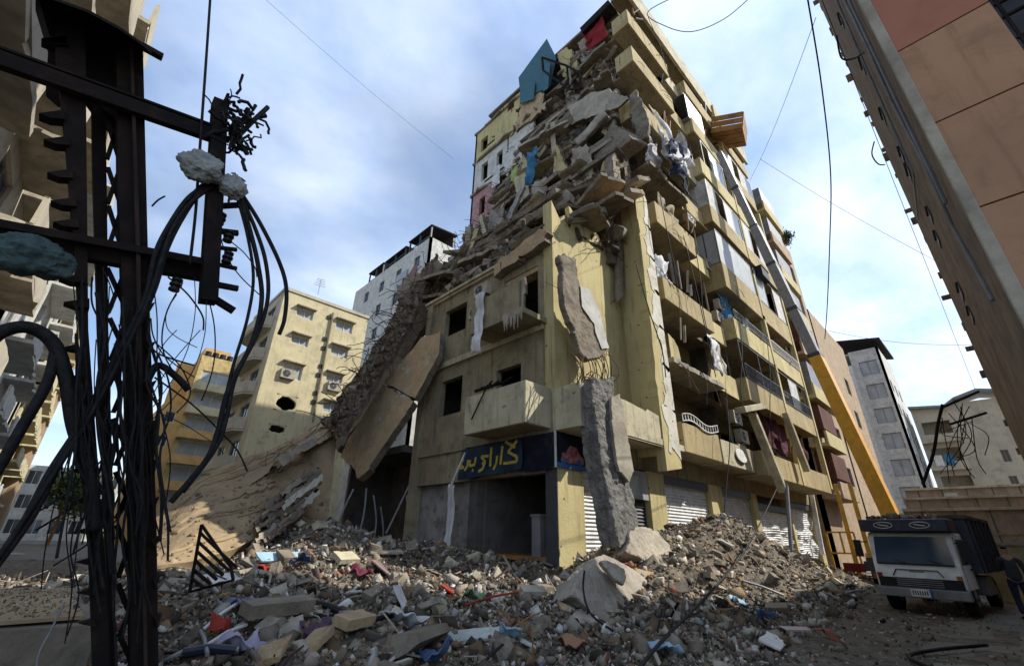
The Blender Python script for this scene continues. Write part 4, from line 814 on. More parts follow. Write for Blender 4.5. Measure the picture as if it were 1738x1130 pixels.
b = B(); p = P(1296,468,'y',7.3); b.box(p.x-.9,p.x+.6,7.1,7.5,p.z-.4,p.z+.4); b.box(p.x-.95,p.x+.65,7.05,7.55,p.z+.4,p.z+.45); tag(b.build('black_box_unit', BLACKP, bevel=.02), 'black box unit bolted to the post between the glazed balconies', 'box unit')
b = B(); p = P(1180,198,'y',7.6)
for k in range(8): b.box(p.x-1.4+k*.35,p.x-1.4+k*.35+.31,7.6,7.66,p.z-1.2,p.z+1.2)
b.box(p.x-1.45,p.x+1.45,7.66,8.6,p.z+1.2,p.z+1.3); b.box(p.x-1.45,p.x+1.45,7.67,8.6,p.z-1.25,p.z-1.2); tag(b.build('balcony_screen', GREYM), 'grey ribbed screen enclosing a small balcony near the top', 'screen')
# leaning timbers / fallen pilaster strips on the right
for a, c, w, l in (((1276,700),(1330,835),.4,'long pale beam leaning across the first floor at the shutters'),((1332,700),(1370,800),.35,'shorter brown beam leaning beside the dark curtain'),((1256,696),(1290,690),.5,'slab end hanging above the leaning beams')):
    b = B(); b.bar(P(*a,'y',7.3), P(*c,'y',7.1), w, w*.6); tag(b.build('fallen_beam', CREAM, bevel=.03), l, 'beam')
b = B(); b.tube([P(1335,822,'y',6.9),P(1345,960,'y',6.9)], .09, 8); tag(b.build('steel_prop', GREYM), 'grey upright pipe in front of the buckled shutters', 'pipe')
b = B(); b.bar(P(1396,940,'y',8.7), P(1376,830,'y',8.9), .25); tag(b.build('door_post', WHITEP), 'white post at the right end of the shutters', 'post')
# ---------------- garage banner with its lettering
bn = thing('garage_banner', 'torn navy garage banner with yellow Arabic lettering over the dark opening', 'banner', (10.5,11,3.6))
b = B(); G = [[Vector((10.52+.03*math.sin(i*.9+j), 9.02+i*.24, 3.62+(4.66-3.62)*j/6-(.10*math.sin(i*.5) if j == 0 else 0))) for i in range(19)] for j in range(7)]
b.grid(G); part(b, 'banner_cloth', BANN, bn, smooth=True)
def LB(t, h): return Vector((10.40+.02*math.sin(t*9), 13.55-t*3.3, 3.62+.98*h))     # t: 0 left .. 1 right, on the left panel
b = B(); b.prism([LB(0,-.12),LB(.98,.02),LB(1.0,.28),LB(.98,.98),LB(.06,.98),LB(.02,.55)], (.025,0,0)); part(b, 'lettering_panel', BANB, bn)
def stroke(pts, r=.055):
    b = B()
    q = [LB(*p)+Vector((-.02,0,0)) for p in pts]
    for i in range(len(q)-1): b.bar(q[i], q[i+1], r*1.7, .02, up=Vector((1,0,0)))
    part(b, 'letter_stroke', YLET, bn)
stroke([(.93,.95),(.80,.62),(.93,.42),(.92,.26),(.74,.26)]); stroke([(.76,.98),(.90,.74)])          # kaf
stroke([(.72,.85),(.70,.24)]); stroke([(.65,.55),(.64,.28),(.60,.10)]); stroke([(.56,.86),(.55,.22)])   # alif, ra, alif
stroke([(.52,.58),(.40,.60),(.47,.40),(.43,.16),(.36,.10)]); stroke([(.44,.38),(.42,.34)])               # jim
stroke([(.30,.62),(.29,.36),(.20,.34),(.20,.55)]); stroke([(.17,.56),(.16,.34),(.12,.20)]); stroke([(.09,.62),(.04,.40),(.10,.32),(.03,.30)]); stroke([(.25,.18),(.27,.16)])
b = B(); b.box(10.6, 12.05, BY-.07, BY-.04, 3.62, 4.68); part(b, 'banner_end', BANN, bn)
b = B()
cp = [(.08,.25),(.12,.5),(.3,.6),(.45,.85),(.7,.82),(.85,.55),(.98,.45),(1,.2)]
q = [Vector((10.7+c[0]*1.25, BY-.078, 3.65+c[1]*.8)) for c in cp]; b.prism(q+[Vector((11.95,BY-.078,3.8)),Vector((10.8,BY-.078,3.78))], (0,.004,0)); part(b, 'car_picture', mat('print_red', (.25,.03,.03), (.4,.25,.25), scale=6, bump=0), bn)
b = B(); b.box(10.62,12.0,BY-.08,BY-.071,3.62,3.76); b.disc((10.95,BY-.078,3.83),(0,-1,0),.1,.006,14); b.disc((11.7,BY-.078,3.86),(0,-1,0),.1,.006,14); part(b, 'blue_stripe', mat('print_blue', (.05,.14,.35), bump=0), bn)
b = B(); b.box(10.55,10.6,BY-.08,BY-.03,3.6,4.7); part(b, 'corner_strip', WHITEP, bn)
# rods hanging in the ruined bay
b = B(); r = random.Random(17)
for (a, c) in (((655,905),(695,822)),((604,925),(622,828)),((632,930),(634,840)),((570,905),(600,830)),((686,900),(690,840)),((646,860),(650,930))):
    p = P(*a,'y',17.0); q = P(*c,'y',17.1); b.tube(catmull([p, p.lerp(q,.5)+Vector((r.uniform(-.15,.15),0,0)), q], 4), .035, 6)
b.bar(P(612,935,'y',17), P(680,928,'y',17), .05); stuff(tag(b.build('dangling_rods', GREYM), 'pale rods and wires dangling in the dark ruined bay', 'rods')); del b
# loose wires drooping on the facades
r = random.Random(19)
for i, (a, c) in enumerate([((1232,660),(1228,900)),((1100,30),(1140,140)),((1080,450),(1130,640)),((1255,540),(1262,700)),((1180,420),(1200,560)),((1300,560),(1312,760)),((1120,330),(1150,470)),((1160,400),(1215,640))]):
    p = P(*a,'y',7.4); q = P(*c,'y',7.3); tube_thing('loose_wire', [p, p.lerp(q,.4)+Vector((r.uniform(-.4,.4),-.1,-.2)), p.lerp(q,.75)+Vector((r.uniform(-.3,.3),0,0)), q], .022, BLACKC, 'thin black wire drooping down the balcony facade', 'wire', 'wires drooping on the balcony facade', n=5)
tube_thing('slanting_cable', [P(1318,830,'y',6.4),P(1270,925,'y',5.6),P(1200,1010,'y',4.6),P(1130,1080,'y',3.6),P(1080,1140,'y',3.0)], .022, BLACKC, 'black cable slanting from the first floor down across the right heap', 'cable')
tube_thing('slanting_cable', [P(992,968,'y',5.7),P(990,1000,'y',5.6),P(1002,1040,'y',5.2),P(1040,1070,'y',4.6)], .018, BLACKC, 'thin cable curling over the largest pale chunk', 'cable')
# ================================================================ neighbouring buildings
def house(name, label, x0, x1, y0, y1, z1, base=0, cat='building'):
    t = thing(name, label, cat, (x0, y0, base)); return t
def face(t, o, u, n, W, z0, z1, ops, m_, frame=None, glass=GLASS, th=.3, open_=(), sills=None, wname='wall'):
    """wall with its windows: opening -> window frame part with a pane"""
    b = B(); wall_grid(b, o, u, n, W, z0, z1, ops, th); w = part(b, wname, m_, t)
    o = Vector(o); u = Vector(u).normalized(); n = Vector(n).normalized(); base = Vector((o.x, o.y, 0))
    for i, (a, c, d, e) in enumerate(ops):
        if i in open_: continue
        q = B(); f = .07; zc = (d+e)/2
        A = lambda uu, zz, k=.14: base+u*uu-n*k+Vector((0,0,zz))
        q.bar(A(a+f/2,d), A(a+f/2,e), f, .06, up=n); q.bar(A(c-f/2,d), A(c-f/2,e), f, .06, up=n); q.bar(A(a+f,d+f/2), A(c-f,d+f/2), .06, f, up=Vector((0,0,1))); q.bar(A(a+f,e-f/2), A(c-f,e-f/2), .06, f)
        q.bar(A((a+c)/2,d+f), A((a+c)/2,e-f), .05, .05, up=n)
        wd = part(q, 'window', frame or GREYM, t)
        q = B(); q.prism([A(a+f,d+f,.17),A(c-f,d+f,.17),A(c-f,e-f,.17),A(a+f,e-f,.17)], -n*.02); sub(q, 'pane', glass, wd)
        if sills: q = B(); q.bar(A(a-.15,e+.22,-.18), A(c+.15,e+.22,-.18), .4, .1); sub(q, 'window_hood', sills, wd)
    return w
# --- six storey block
t = house('apartment_building', 'pale yellow six storey block with two blown out holes, beyond the earth slope', 9.6, 17.8, 40, 49, 22)
c3l = lambda x, y: (240+x/2.456, 400+y/2.456)
def pq(x0, y0, x1, y1, f=c3l, val=40, ax='y', org=9.6):
    a = P(*f(x0,y0), ax, val); c = P(*f(x1,y1), ax, val); i = 0 if ax == 'y' else 1
    return (min(a[i],c[i])-org, max(a[i],c[i])-org, min(a.z,c.z), max(a.z,c.z))
wins = [(652,300,712,355),(630,412,692,465),(595,530,662,605),(815,352,876,410),(795,458,856,514),(775,572,832,632),(762,690,818,745)]
holes = [(566,655,640,740),(530,780,600,830)]
ops = [pq(*w) for w in wins]+[pq(*w) for w in holes]
face(t, (9.6,40,0), (1,0,0), (0,-1,0), 8.2, 0, 21.8, ops, YELL, WHITEP, glass=GLASSL, open_=(7,8), sills=CREAML)
for i, (a, c, d, e) in enumerate(ops[7:]):
    r = random.Random(i); b = B(); cx, cz = 9.6+(a+c)/2, (d+e)/2; k = 18
    inn = []; rect = []; hx, hz = (c-a)/2, (e-d)/2
    for j in range(k):
        an = j*2*math.pi/k; ca, sa = math.cos(an), math.sin(an); q_ = r.uniform(.72, 1.0); inn.append((cx+hx*.98*ca*q_, cz+hz*.98*sa*q_)); mm = max(abs(ca), abs(sa)); rect.append((cx+hx*ca/mm, cz+hz*sa/mm))
    for j in range(k):
        j2 = (j+1)%k; b.add([(rect[j][0],40,rect[j][1]),(rect[j2][0],40,rect[j2][1]),(inn[j2][0],40.02,inn[j2][1]),(inn[j][0],40.02,inn[j][1]),(inn[j2][0],40.3,inn[j2][1]),(inn[j][0],40.3,inn[j][1])], [(0,1,2,3),(3,2,4,5)])
    part(b, 'broken_edge', YELL, t)
b = B(); b.box(9.9,17.5,40.4,49,21.4,21.6); b.box(9.9,17.5,44,44.2,0,21.4); b.box(17.6,17.8,40.3,49,0,21.8); b.box(9.9,17.6,48.8,49,0,21.8); part(b, 'inner_structure', INNER, t)
b = B(); b.box(9.5,17.9,39.9,40.3,21.8,22.1); b.box(9.5,9.8,40.3,49,21.8,22.1); part(b, 'roof_rim', BEIGE, t)
ops = [(1.5+j*4.2, 3.9+j*4.2, 3.2+k*3.1, 5.4+k*3.1) for k in range(6) for j in range(2)]
face(t, (9.6,40.3,0), (0,1,0), (-1,0,0), 8.7, 0, 21.8, ops, BEIGE, GREYM)
for k in range(6):
    for j in range(1):
        yb = 41.3+j*8.6; z = 2.9+k*3.1; b = B(); q = [(9.6,yb),(8.9,yb+.4),(8.55,yb+1.6),(8.5,yb+3.4),(8.55,yb+5.2),(8.9,yb+6.4),(9.6,yb+6.8)]
        b.prism([(x,y,z) for x,y in q], (0,0,.2)); bl = part(b, 'balcony', BEIGE, t); b = B()
        for i in range(6): b.bar((*q[i],z+.65), (*q[i+1],z+.65), .12, .95)
        sub(b, 'parapet', BEIGE, bl)
b = B(); p = P(*c3l(800,320),'y',39.85); q = P(*c3l(715,775),'y',39.85); b.tube([p,q], .09, 6); part(b, 'drain_pipe', DRAB, t)
b = B()
for x, y in ((782,340),(765,430),(760,468),(748,543),(738,580),(727,655),(718,692)): p = P(*c3l(x,y),'y',39.93); b.box(p.x-.16,p.x+.16,39.9,39.99,p.z-.18,p.z+.18)
stuff(part(b, 'vent_holes', BLACKP, t))
for x, y, l in ((612,580,'white air conditioner under a window of the pale yellow block, left column'),(805,632,'white air conditioner under a window of the pale yellow block, right column')):
    p = P(*c3l(x,y),'y',39.7); aircon(p.x, p.y, p.z-.3, 0, l, 1.5)
b = B(); p = P(*c3l(735,245),'y',44)
b.bar(p, p+Vector((0,0,1.9)), .05)
for i in range(5): b.bar(p+Vector((-.6+i*.05,0,1.0+i*.2)), p+Vector((.6-i*.05,0,1.1+i*.2)), .035)
tag(b.build('tv_antenna', GREYM), 'thin television antenna on the roof of the pale yellow block', 'antenna')
# --- orange block far left
t = house('apartment_building', 'ochre balcony tower with an orange lower wing, beyond the pylon cables', 6.6, 15, 70, 84, 24)
ops = [(.6,4.6,4+k*3.1,5.9+k*3.1) for k in range(6)]
face(t, (8.9,70,0), (1,0,0), (0,-1,0), 5.2, 0, 23.4, ops, mat('ochre_render', (.50,.38,.17), stain=(.2,.15,.08), bump=.1), WHITEP, GLASSL)
for k in range(6):
    z = 2.9+k*3.1; b = B(); b.box(8.9,14.1,68.6,70,z,z+.2); bl = part(b, 'balcony', BEIGE, t); b = B(); b.box(8.9,14.1,68.5,68.62,z,z+1.05); sub(b, 'parapet', [OBRI, YELL][k > 3], bl)
ops = [(.5,1.6,5+k*3.0,6.3+k*3.0) for k in range(4)]
face(t, (6.6,70.1,0), (1,0,0), (0,-1,0), 2.3, 0, 16.2, ops, OBRI, WHITEP)
b = B(); b.box(8.9,14.1,70.3,84,23.2,23.4); b.box(6.6,8.9,70.4,84,16,16.2); b.box(6.6,6.9,70.4,84,0,16); b.box(13.8,14.1,70.3,84,0,23.2); b.box(8.9,9.1,71,84,16,23.2); b.box(7,13.8,74,74.3,0,23); b.box(9.3,12.5,72,76,23.4,25.2); part(b, 'body', OBRI, t)
b = B()
for i in range(4): b.disc((9.7+i*.9,71.5,23.4), (0,0,1), .38, 1.1, 12)
for i in range(4): part((lambda q: (q.disc((9.7+i*.9,71.5,23.4), (0,0,1), .38, 1.1, 12), q)[1])(B()), 'water_tank', BLACKP, t)
# --- white building with roof terraces
t = house('apartment_building', 'tall whitish block with dark roof terraces and a smashed corner, behind the debris crest', 24, 34, 40, 60, 39)
c3w = c3l
ops = [(2+j*4.4, 3.3+j*4.4, 7+k*3.6, 8.6+k*3.6) for k in range(8) for j in range(4)]
face(t, (24,40,0), (0,1,0), (-1,0,0), 20, 0, 35.5, ops, WHITEW, GREYM)
face(t, (24,40,0), (1,0,0), (0,-1,0), 9, 0, 35.5, [(2,3.5,8+k*3.6,9.8+k*3.6) for k in range(7)]+[(5.5,7,8+k*3.6,9.8+k*3.6) for k in range(7)], WHITEW, GREYM)
b = B(); b.box(24.3,33,40.3,60,35.2,35.4); b.box(24.3,33,44,44.3,0,35); b.box(24.3,33,59.7,60,0,35.5); b.box(32.7,33,40.3,59.7,0,35.5); part(b, 'body', WHITEW, t)
for y0, y1, zr, x0 in ((41,46,37.9,24.6),(46.8,52,37.4,24.5),(53.5,57.6,38.0,24.8)):
    b = B()
    for x in (x0, x0+3.5):
        for y in (y0, (y0+y1)/2, y1): b.bar((x,y,35.5), (x,y,zr), .18)
    b.bar((x0,y0,36.6), (x0,y1,36.6), .1); tr = part(b, 'roof_terrace', DKGREY, t); b = B(); b.prism([(x0-.2,y0-.2,zr),(x0-.2,y1+.2,zr),(x0+4,y1+.2,zr+.5),(x0+4,y0-.2,zr+.5)], (0,0,.2)); sub(b, 'awning', DARKST, tr)
    b = B(); b.box(x0+3.6,x0+3.8,y0,y1,35.5,zr); sub(b, 'back_wall', GLASS, tr)
slab('smashed_wall', [P(685,470,'x',23.4),P(715,475,'x',23.4),P(708,560,'x',23.4),P(690,590,'x',23.4),P(676,545,'x',23.4),P(672,500,'x',23.4)], (.5,0,0), [RAW, PINKW], seed=44, parent=t, amp=.5)
b = B(); b.box(23.75,23.98,44.5,47,30.0,32.6); part(b, 'bay_window', GLASSL, t)
# --- buildings on the left side of the street
SIDEM = [(BEIGE, 8, 27, 24.6, 'grimy beige block with smashed balconies at the left edge, nearest of the left row'), (WHITEW, 28.5, 50, 24.0, 'pale block with stacked balconies in the left row behind the pylon'), (YELL, 51.5, 80, 22.5, 'farthest block of the left row with a brown corner pier')]
for si, (m_, y0, y1, zr, lb) in enumerate(SIDEM):
    t = house('apartment_building', lb, -12, -4, y0, y1, zr); X = -4.0; nb = int((y1-y0)/4.2)
    ops = [(1.0+j*4.2, 3.4+j*4.2, 3.4+k*3.1, 5.6+k*3.1) for k in range(int((zr-3)/3.1)) for j in range(nb)]
    face(t, (X,y0,0), (0,1,0), (1,0,0), y1-y0, 0, zr, ops, m_, GREYM, open_=set(i for i in range(len(ops)) if (i*7+si) % 3 == 0))
    face(t, (X,y0,0), (-1,0,0), (0,-1,0), 8, 0, zr, [(2,3.4,4+k*3.1,5.6+k*3.1) for k in range(6)], m_, GREYM)
    b = B(); b.box(-12,-4.3,y0+.3,y1,zr-.3,zr-.1); b.box(-12,-11.7,y0+.3,y1,0,zr-.3); b.box(-11.7,-4.3,y1-.3,y1,0,zr-.3); b.box(-8,-7.8,y0+.3,y1-.3,0,zr-.3); part(b, 'body', m_, t)
    r = random.Random(si)
    for k in range(int((zr-3)/3.1)):
        for j in range(0, nb, 2 if si else 1):
            if r.random() < .2: continue
            yb = y0+.5+j*4.2; z = 3.1+k*3.1; L = 3.9 if not si else 7; dd = 1.3
            b = B(); b.prism(jag([(X,yb,z),(X+dd,yb,z),(X+dd,yb+L,z),(X,yb+L,z)], .05, .8, k*9+j, keep=(3,)), (0,0,.18)); bl = part(b, 'balcony', [m_, CREAML][si == 0], t)
            if r.random() < .8:
                b = B(); e = L*r.uniform(.6,1); b.prism(jag([(X+dd-.1,yb,z+.18),(X+dd-.1,yb+e,z+.18),(X+dd-.1,yb+e,z+1.1),(X+dd-.1,yb,z+1.15)], .06, .5, j+k, keep=(0,)), (.1,0,0)); sub(b, 'parapet', m_, bl)
    if si == 2: b = B(); b.box(X, X+1.1, 70, 80, 0, 21); part(b, 'corner_pier', TAN, t)
# low building and tree at the end of the left street
t = house('low_building', 'low white building with a row of dark windows at the end of the left street', -3, 10, 92, 100, 10, cat='building')
face(t, (-4,92,0), (1,0,0), (0,-1,0), 11, 0, 9.5, [(.8+j*2.1, 2.2+j*2.1, .8+k*3.1, 2.6+k*3.1) for k in range(3) for j in range(5)], WHITEW, WHITEP)
b = B(); b.box(-4,7,92.3,100,9.2,9.5); b.box(-4,7,94,94.3,0,9.2); part(b, 'body', WHITEW, t)
def tree(label, x, y, z0, h, w, n, seed, leaf=.22):
    r = random.Random(seed); t = thing('street_tree', label, 'tree', (x,y,z0)); b = B(); tips = []
    b.tube([(x,y,z0),(x+.1,y,z0+h*.25),(x,y+.1,z0+h*.5)], [.18,.14,.1], 7)
    for i in range(9):
        a = r.uniform(0,6.3); e = Vector((math.cos(a)*w*r.uniform(.4,.9), math.sin(a)*w*r.uniform(.4,.9), h*r.uniform(.25,.5))); s_ = Vector((x,y,z0+h*r.uniform(.3,.5))); b.tube([s_, s_+e*.5+Vector((0,0,.2)), s_+e], [.07,.05,.02], 5); tips.append(s_+e)
    part(b, 'trunk', WOODB, t); b = B()
    for i in range(n):
        c = r.choice(tips)+Vector((r.gauss(0,w*.28), r.gauss(0,w*.28), r.gauss(0,h*.11))); u = Vector((r.gauss(0,1),r.gauss(0,1),r.gauss(0,1))).normalized(); v = u.orthogonal().normalized(); s_ = leaf*r.uniform(.6,1.3)
        b.add([c-u*s_, c+v*s_*.5, c+u*s_, c-v*s_*.5], [(0,1,2,3)])
    stuff(part(b, 'crown', GREEN, t))
tree('dark green bushy tree beside the low white building at the end of the left street', 1.2, 70, 0, 6.5, 2.2, 1800, 2, .28)
# --- right building close to the camera
RX, RY, FX = 6.7, -.72, 17.0
t = thing('apartment_building', 'tall orange and tan rendered block close to the camera on the right', 'building', (RX,RY,0))
b = B(); b.box(RX+.32, FX-.02, -12, RY-.06, -.03, 26); part(b, 'core', TAN, t)
zj = [0,1.1,2.48,3.87,5.25,6.62,8.04,10.9,13.8,16.7,19.6,22.5,26]
for i in range(len(zj)-1):
    m_ = REDO if zj[i] >= 8 and i < 8 else ORAN
    z0_, z1_ = zj[i]+.012, zj[i+1]-.012
    ops = [(.93, 2.75, 7.03, 8.04)] if abs(zj[i]-6.62) < .01 else ([(.93,2.75,8.04,8.45)] if abs(zj[i]-8.04) < .01 else [])
    b = B(); wall_grid(b, (RX,RY-.1,0), (0,-1,0), (-1,0,0), 11, z0_, z1_, ops, .3); part(b, 'render_panel', m_, t)
b = B(); b.box(RX+.24, RX+.28, RY-2.85, RY-1.03, 7.03, 8.45); wd = part(b, 'window', DKGREY, t)  # dark sheet stands in for the unlit void behind the grille
b = B()
for i in range(8): y = RY-1.08-i*.22; b.bar((RX+.02,y,7.03), (RX+.02,y,8.45), .03)
for z in (7.1,7.3,7.7,7.95,8.3): b.bar((RX+.02,RY-1.05,z), (RX+.02,RY-2.85,z), .035)
sub(b, 'window_grille', DARKST, wd)
b = B(); b.box(RX-.03, RX+.08, RY-.1, RY+.02, 0, 26); part(b, 'corner_trim', CREAML, t, bevel=.01)
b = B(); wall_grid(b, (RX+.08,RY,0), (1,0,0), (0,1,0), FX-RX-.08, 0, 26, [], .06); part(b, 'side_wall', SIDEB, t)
c6r = lambda x, y: (1340+x/1.884, y/1.884)
for (x, y) in ((165,70),(232,212),(298,375),(357,497),(380,555),(447,690),(472,767),(545,935),(578,1010)):
    p = P(*c6r(x,y),'y',RY+.03); s_ = .12+.05*((x*7) % 3)/2; L = s_*(2.4+p.x*.05)
    b = B(); b.box(p.x-L/2,p.x+L/2,RY+.01,RY+.025,p.z-.13,p.z+.11); b.box(p.x-L/2-.03,p.x+L/2+.03,RY+.01,RY+.06,p.z+.11,p.z+.13); part(b, 'vent_box', DKGREY, t)
for pts in ([(150,0),(215,150),(300,340),(395,550),(410,700)],[(175,0),(240,130),(330,330),(430,520),(520,720),(650,960)],[(190,0),(260,150),(370,380),(500,650)]):
    b = B(); b.tube([P(*c6r(*p),'y',RY+.06) for p in pts], .022, 6); part(b, 'conduit', GREYM, t)
b = B()
r = random.Random(8)
for i in range(26): 
    z = 4+i*.85+r.uniform(-.38,.38); L = r.uniform(.04,.34)*r.choice((.3,1,1.2)); b = B(); b.box(FX-.05,FX+.03,RY-.1,RY+L*.5,z,z+r.uniform(.1,.35)); part(b, 'edge_block', SIDEB, t)
# long lower block further along the right side, added out of view to shade the street
t = thing('apartment_building', 'unseen plain tan block added along the right pavement to shade the parked truck', 'building', (19,-4,0))
face(t, (19,-3.2,0), (1,0,0), (0,1,0), 30, 0, 11, [(1.5+j*4, 3+j*4, 1+k*3.4, 2.6+k*3.4) for k in range(3) for j in range(7)], TAN, GREYM)
b = B(); b.box(19,49,-14,-3.5,10.7,10.9); b.box(19,19.3,-14,-3.5,0,10.7); b.box(48.7,49,-14,-3.5,0,10.7); b.box(19.3,48.7,-14,-13.7,0,10.7); b.box(19.3,48.7,-8,-7.8,0,10.7); part(b, 'body', TAN, t)
# --- beyond the main block
t = house('apartment_building', 'tan block with brown boxed balconies right behind the crane boom', 39.2, 53, 8.6, 22, 33)
ops = [(1.2+j*4.4, 3.8+j*4.4, 5.6+k*3.6, 8.0+k*3.6) for k in range(7) for j in range(3)]
face(t, (39.2,8.7,0), (1,0,0), (0,-1,0), 13.8, 0, 32.5, ops, TAN, GREYM, open_=(0,4,8,13,17))
face(t, (39.2,8.7,0), (0,1,0), (-1,0,0), 13, 0, 32.5, [], TAN)
b = B(); b.box(39.5,53,9,22,32.2,32.4); b.box(52.7,53,9,22,0,32.2); b.box(39.5,52.7,21.7,22,0,32); b.box(39.5,52.7,12,12.2,0,32); part(b, 'body', TAN, t)
BRB = mat('brown_balcony', (.12,.05,.035), bump=.1)
for k in range(8):
    z = 4.6+k*3.6; b = B(); b.box(39.3,44.5,7.4,8.7,z,z+.25); b.box(39.3,44.5,7.4,7.55,z+.25,z+1.1); part(b, 'balcony', YEL if k % 3 else TAN, t)
    b = B(); b.box(40,44,7.6,8.65,z+1.4,z+3.2); part(b, 'balcony_enclosure', BRB if k in (0,1,3) else GREYM, t)
t = house('apartment_building', 'plain beige gable block standing between the boom and the far white tower', 54, 70, 8.8, 22, 26)
face(t, (54,8.8,0), (1,0,0), (0,-1,0), 16, 0, 25.5, [(10,12,6+k*4,8+k*4) for k in range(4)], TAN, GREYM)
face(t, (54,8.8,0), (0,1,0), (-1,0,0), 13, 0, 25.5, [], TAN)
b = B(); b.box(54.3,70,9.1,22,25.2,25.4); b.box(69.7,70,9.1,22,0,25.2); part(b, 'body', TAN, t)
tree('small potted tree growing on the roof edge behind the crane boom', 53.5, 9.2, 33.0, 2.4, .9, 420, 5, .22)
t = house('apartment_building', 'tall grey white tower with a dark roof canopy, beyond the crane boom', 75, 88, 4.5, 12, 27)
ops = [(.6,2.6,3+k*3.3,5.0+k*3.3) for k in range(7)]+[(3.2,4.6,3+k*3.3,5.0+k*3.3) for k in range(0)]
face(t, (75,5.6,0), (0,1,0), (-1,0,0), 3.4, 0, 26.5, ops, WHITEW, GREYM, GLASSL)
b = B(); wall_grid(b, (74.6,9.0,0), (0,1,0), (-1,0,0), 2.5, 0, 24.5, [], .4); part(b, 'front_pier', WHITEP, t)
face(t, (75,5.6,0), (1,0,0), (0,-1,0), 12, 0, 26.5, [(1+j*3.4,2.6+j*3.4,4+k*3.3,5.6+k*3.3) for k in range(6) for j in range(3)], WHITEW, GREYM)
b = B(); b.box(75.3,87,5.9,12,26.2,26.4); b.box(75.3,87,11.7,12,0,26.2); b.box(75.3,87,8.7,8.9,0,26); part(b, 'body', WHITEW, t)
b = B(); b.prism([(74,5.0,27.0),(74,11.8,28.2),(86,11.8,29),(86,5.0,27.6)], (0,0,.4)); b.box(74.8,75,5.8,6.0,26.5,27.2); b.box(74.8,75,11.2,11.4,26.5,28.2); part(b, 'roof_canopy', DARKST, t)
t = house('apartment_building', 'grey brown far block with laundry on its balconies, left of the orange wall', 80, 92, -4, 4.8, 20)
ops = [(.6,3.4,4.5+k*3.4,6.4+k*3.4) for k in range(4)]+[(6.3+.2*k,7.0+.2*k,5+k*3,6.4+k*3) for k in range(3)]
face(t, (80,4.9,0), (0,-1,0), (-1,0,0), 9.4, 0, 18.6, ops, BEIGE, GREYM, open_=(0,1,2,3))
b = B(); b.box(80.3,92,-4.5,4.9,18.3,18.5); b.box(82,82.2,-4.5,4.9,0,18.3); b.box(80.3,92,-4.5,-4.3,0,18.3); part(b, 'body', BEIGE, t)
for k in range(4): b = B(); b.box(79,80,1.2,4.8,3.6+k*3.4,3.8+k*3.4); b.box(78.9,79,1.2,4.8,3.6+k*3.4,4.6+k*3.4); part(b, 'balcony', BEIGE, t)
b = B(); b.prism([(79.2,5,18.8),(79.2,1.5,18.4),(79.2,.3,19.2),(79.2,-2,19.9),(79.2,-4.6,19.3),(79.2,-4.6,19.0),(79.2,-2,19.5),(79.2,.5,18.9),(79.2,1.5,18.1),(79.2,5,18.5)], (4,0,0)); part(b, 'roof_sheet', GREYM, t)
for y, m_ in ((3.9,WHITEP),(2.9,BLUEC)): b = B(); b.box(78.8,78.85,y-.5,y+.3,10.9,12.2); tag(b.build('laundry', m_), 'white laundry hanging on the far balcony' if m_ is WHITEP else 'blue laundry hanging on the far balcony', 'laundry')
# terraced low walls and shops behind the truck
for i, (x, y0, y1, z0, z1, m_, l) in enumerate([(60,-6,6.2,0,6.6,TERR,'uppermost long low wall behind the truck, under the far blocks'),(52,-6,5.6,0,5.2,TERR,'middle stained retaining wall behind the truck'),(44,-6,5.0,0,3.9,TERR,'lowest pale retaining wall directly above the truck body')]):
    t = thing('retaining_wall', l, 'wall', (x,y0,0)); b = B(); wall_grid(b, (x,y1,0), (0,-1,0), (-1,0,0), y1-y0, z0, z1, [(2.8,3.7,z1-1.5,z1-.3)] if i == 0 else [], .4); part(b, 'wall_body', m_, t)
    b = B(); b.box(x-.25, x+.6, y0, y1, z1, z1+.18); part(b, 'coping', CREAML, t)
    b = B()
    for k in range(1): b.box(x-.06, x-.002, y0, y1, z1*.62, z1*.62+.12)
    part(b, 'ledge', DRAB, t)
    for k in range(6):
        y = y1-1.0-k*1.7; q = B(); q.box(x-.05, x-.003, y-.03, y+.03, z1*.5, z1); part(q, 'wall_joint', DKGREY, t)
b = B(); b.box(24.5, 24.8, -3.1, 1.05, -.02, 1.75); wl = b.build('yard_wall', mat('yard_yellow', (.55,.45,.25), stain=(.2,.16,.09), bump=.2)); tag(wl, 'low mustard wall behind the standing man', 'wall')
b = B(); b.box(24.45, 24.85, -3.1, 1.05, 1.75, 1.83); sub(b, 'coping', CREAML, wl)
# utility pole tangle in front of far blocks
t = thing('utility_pole', 'leaning utility pole with crossarms and tangled wires against the orange wall', 'utility pole', P(1568,818,'x',22))
b = B(); b.tube(catmull([P(1566,822,'x',22),P(1584,770,'x',22),P(1592,720,'x',22),P(1600,686,'x',22)], 4), .05, 7); part(b, 'pole', DARKST, t)
for a, c in (((1598,692),(1662,664)),((1612,720),(1675,700))): b = B(); b.bar(P(*a,'x',22), P(*c,'x',22), .07); part(b, 'crossarm', DARKST, t)
b = B(); r = random.Random(3)
for i in range(12):
    p = P(1600+r.uniform(-4,55), 690+r.uniform(-12,30), 'x', 22); q = P(1590+r.uniform(0,90), 760+r.uniform(-50,60), 'x', 22+r.uniform(-1,1)); b.tube(catmull([p, p.lerp(q,.5)+Vector((0,r.uniform(-.5,.5),r.uniform(-.5,.2))), q], 5), .014, 4)
stuff(part(b, 'tangled_wires', BLACKC, t))

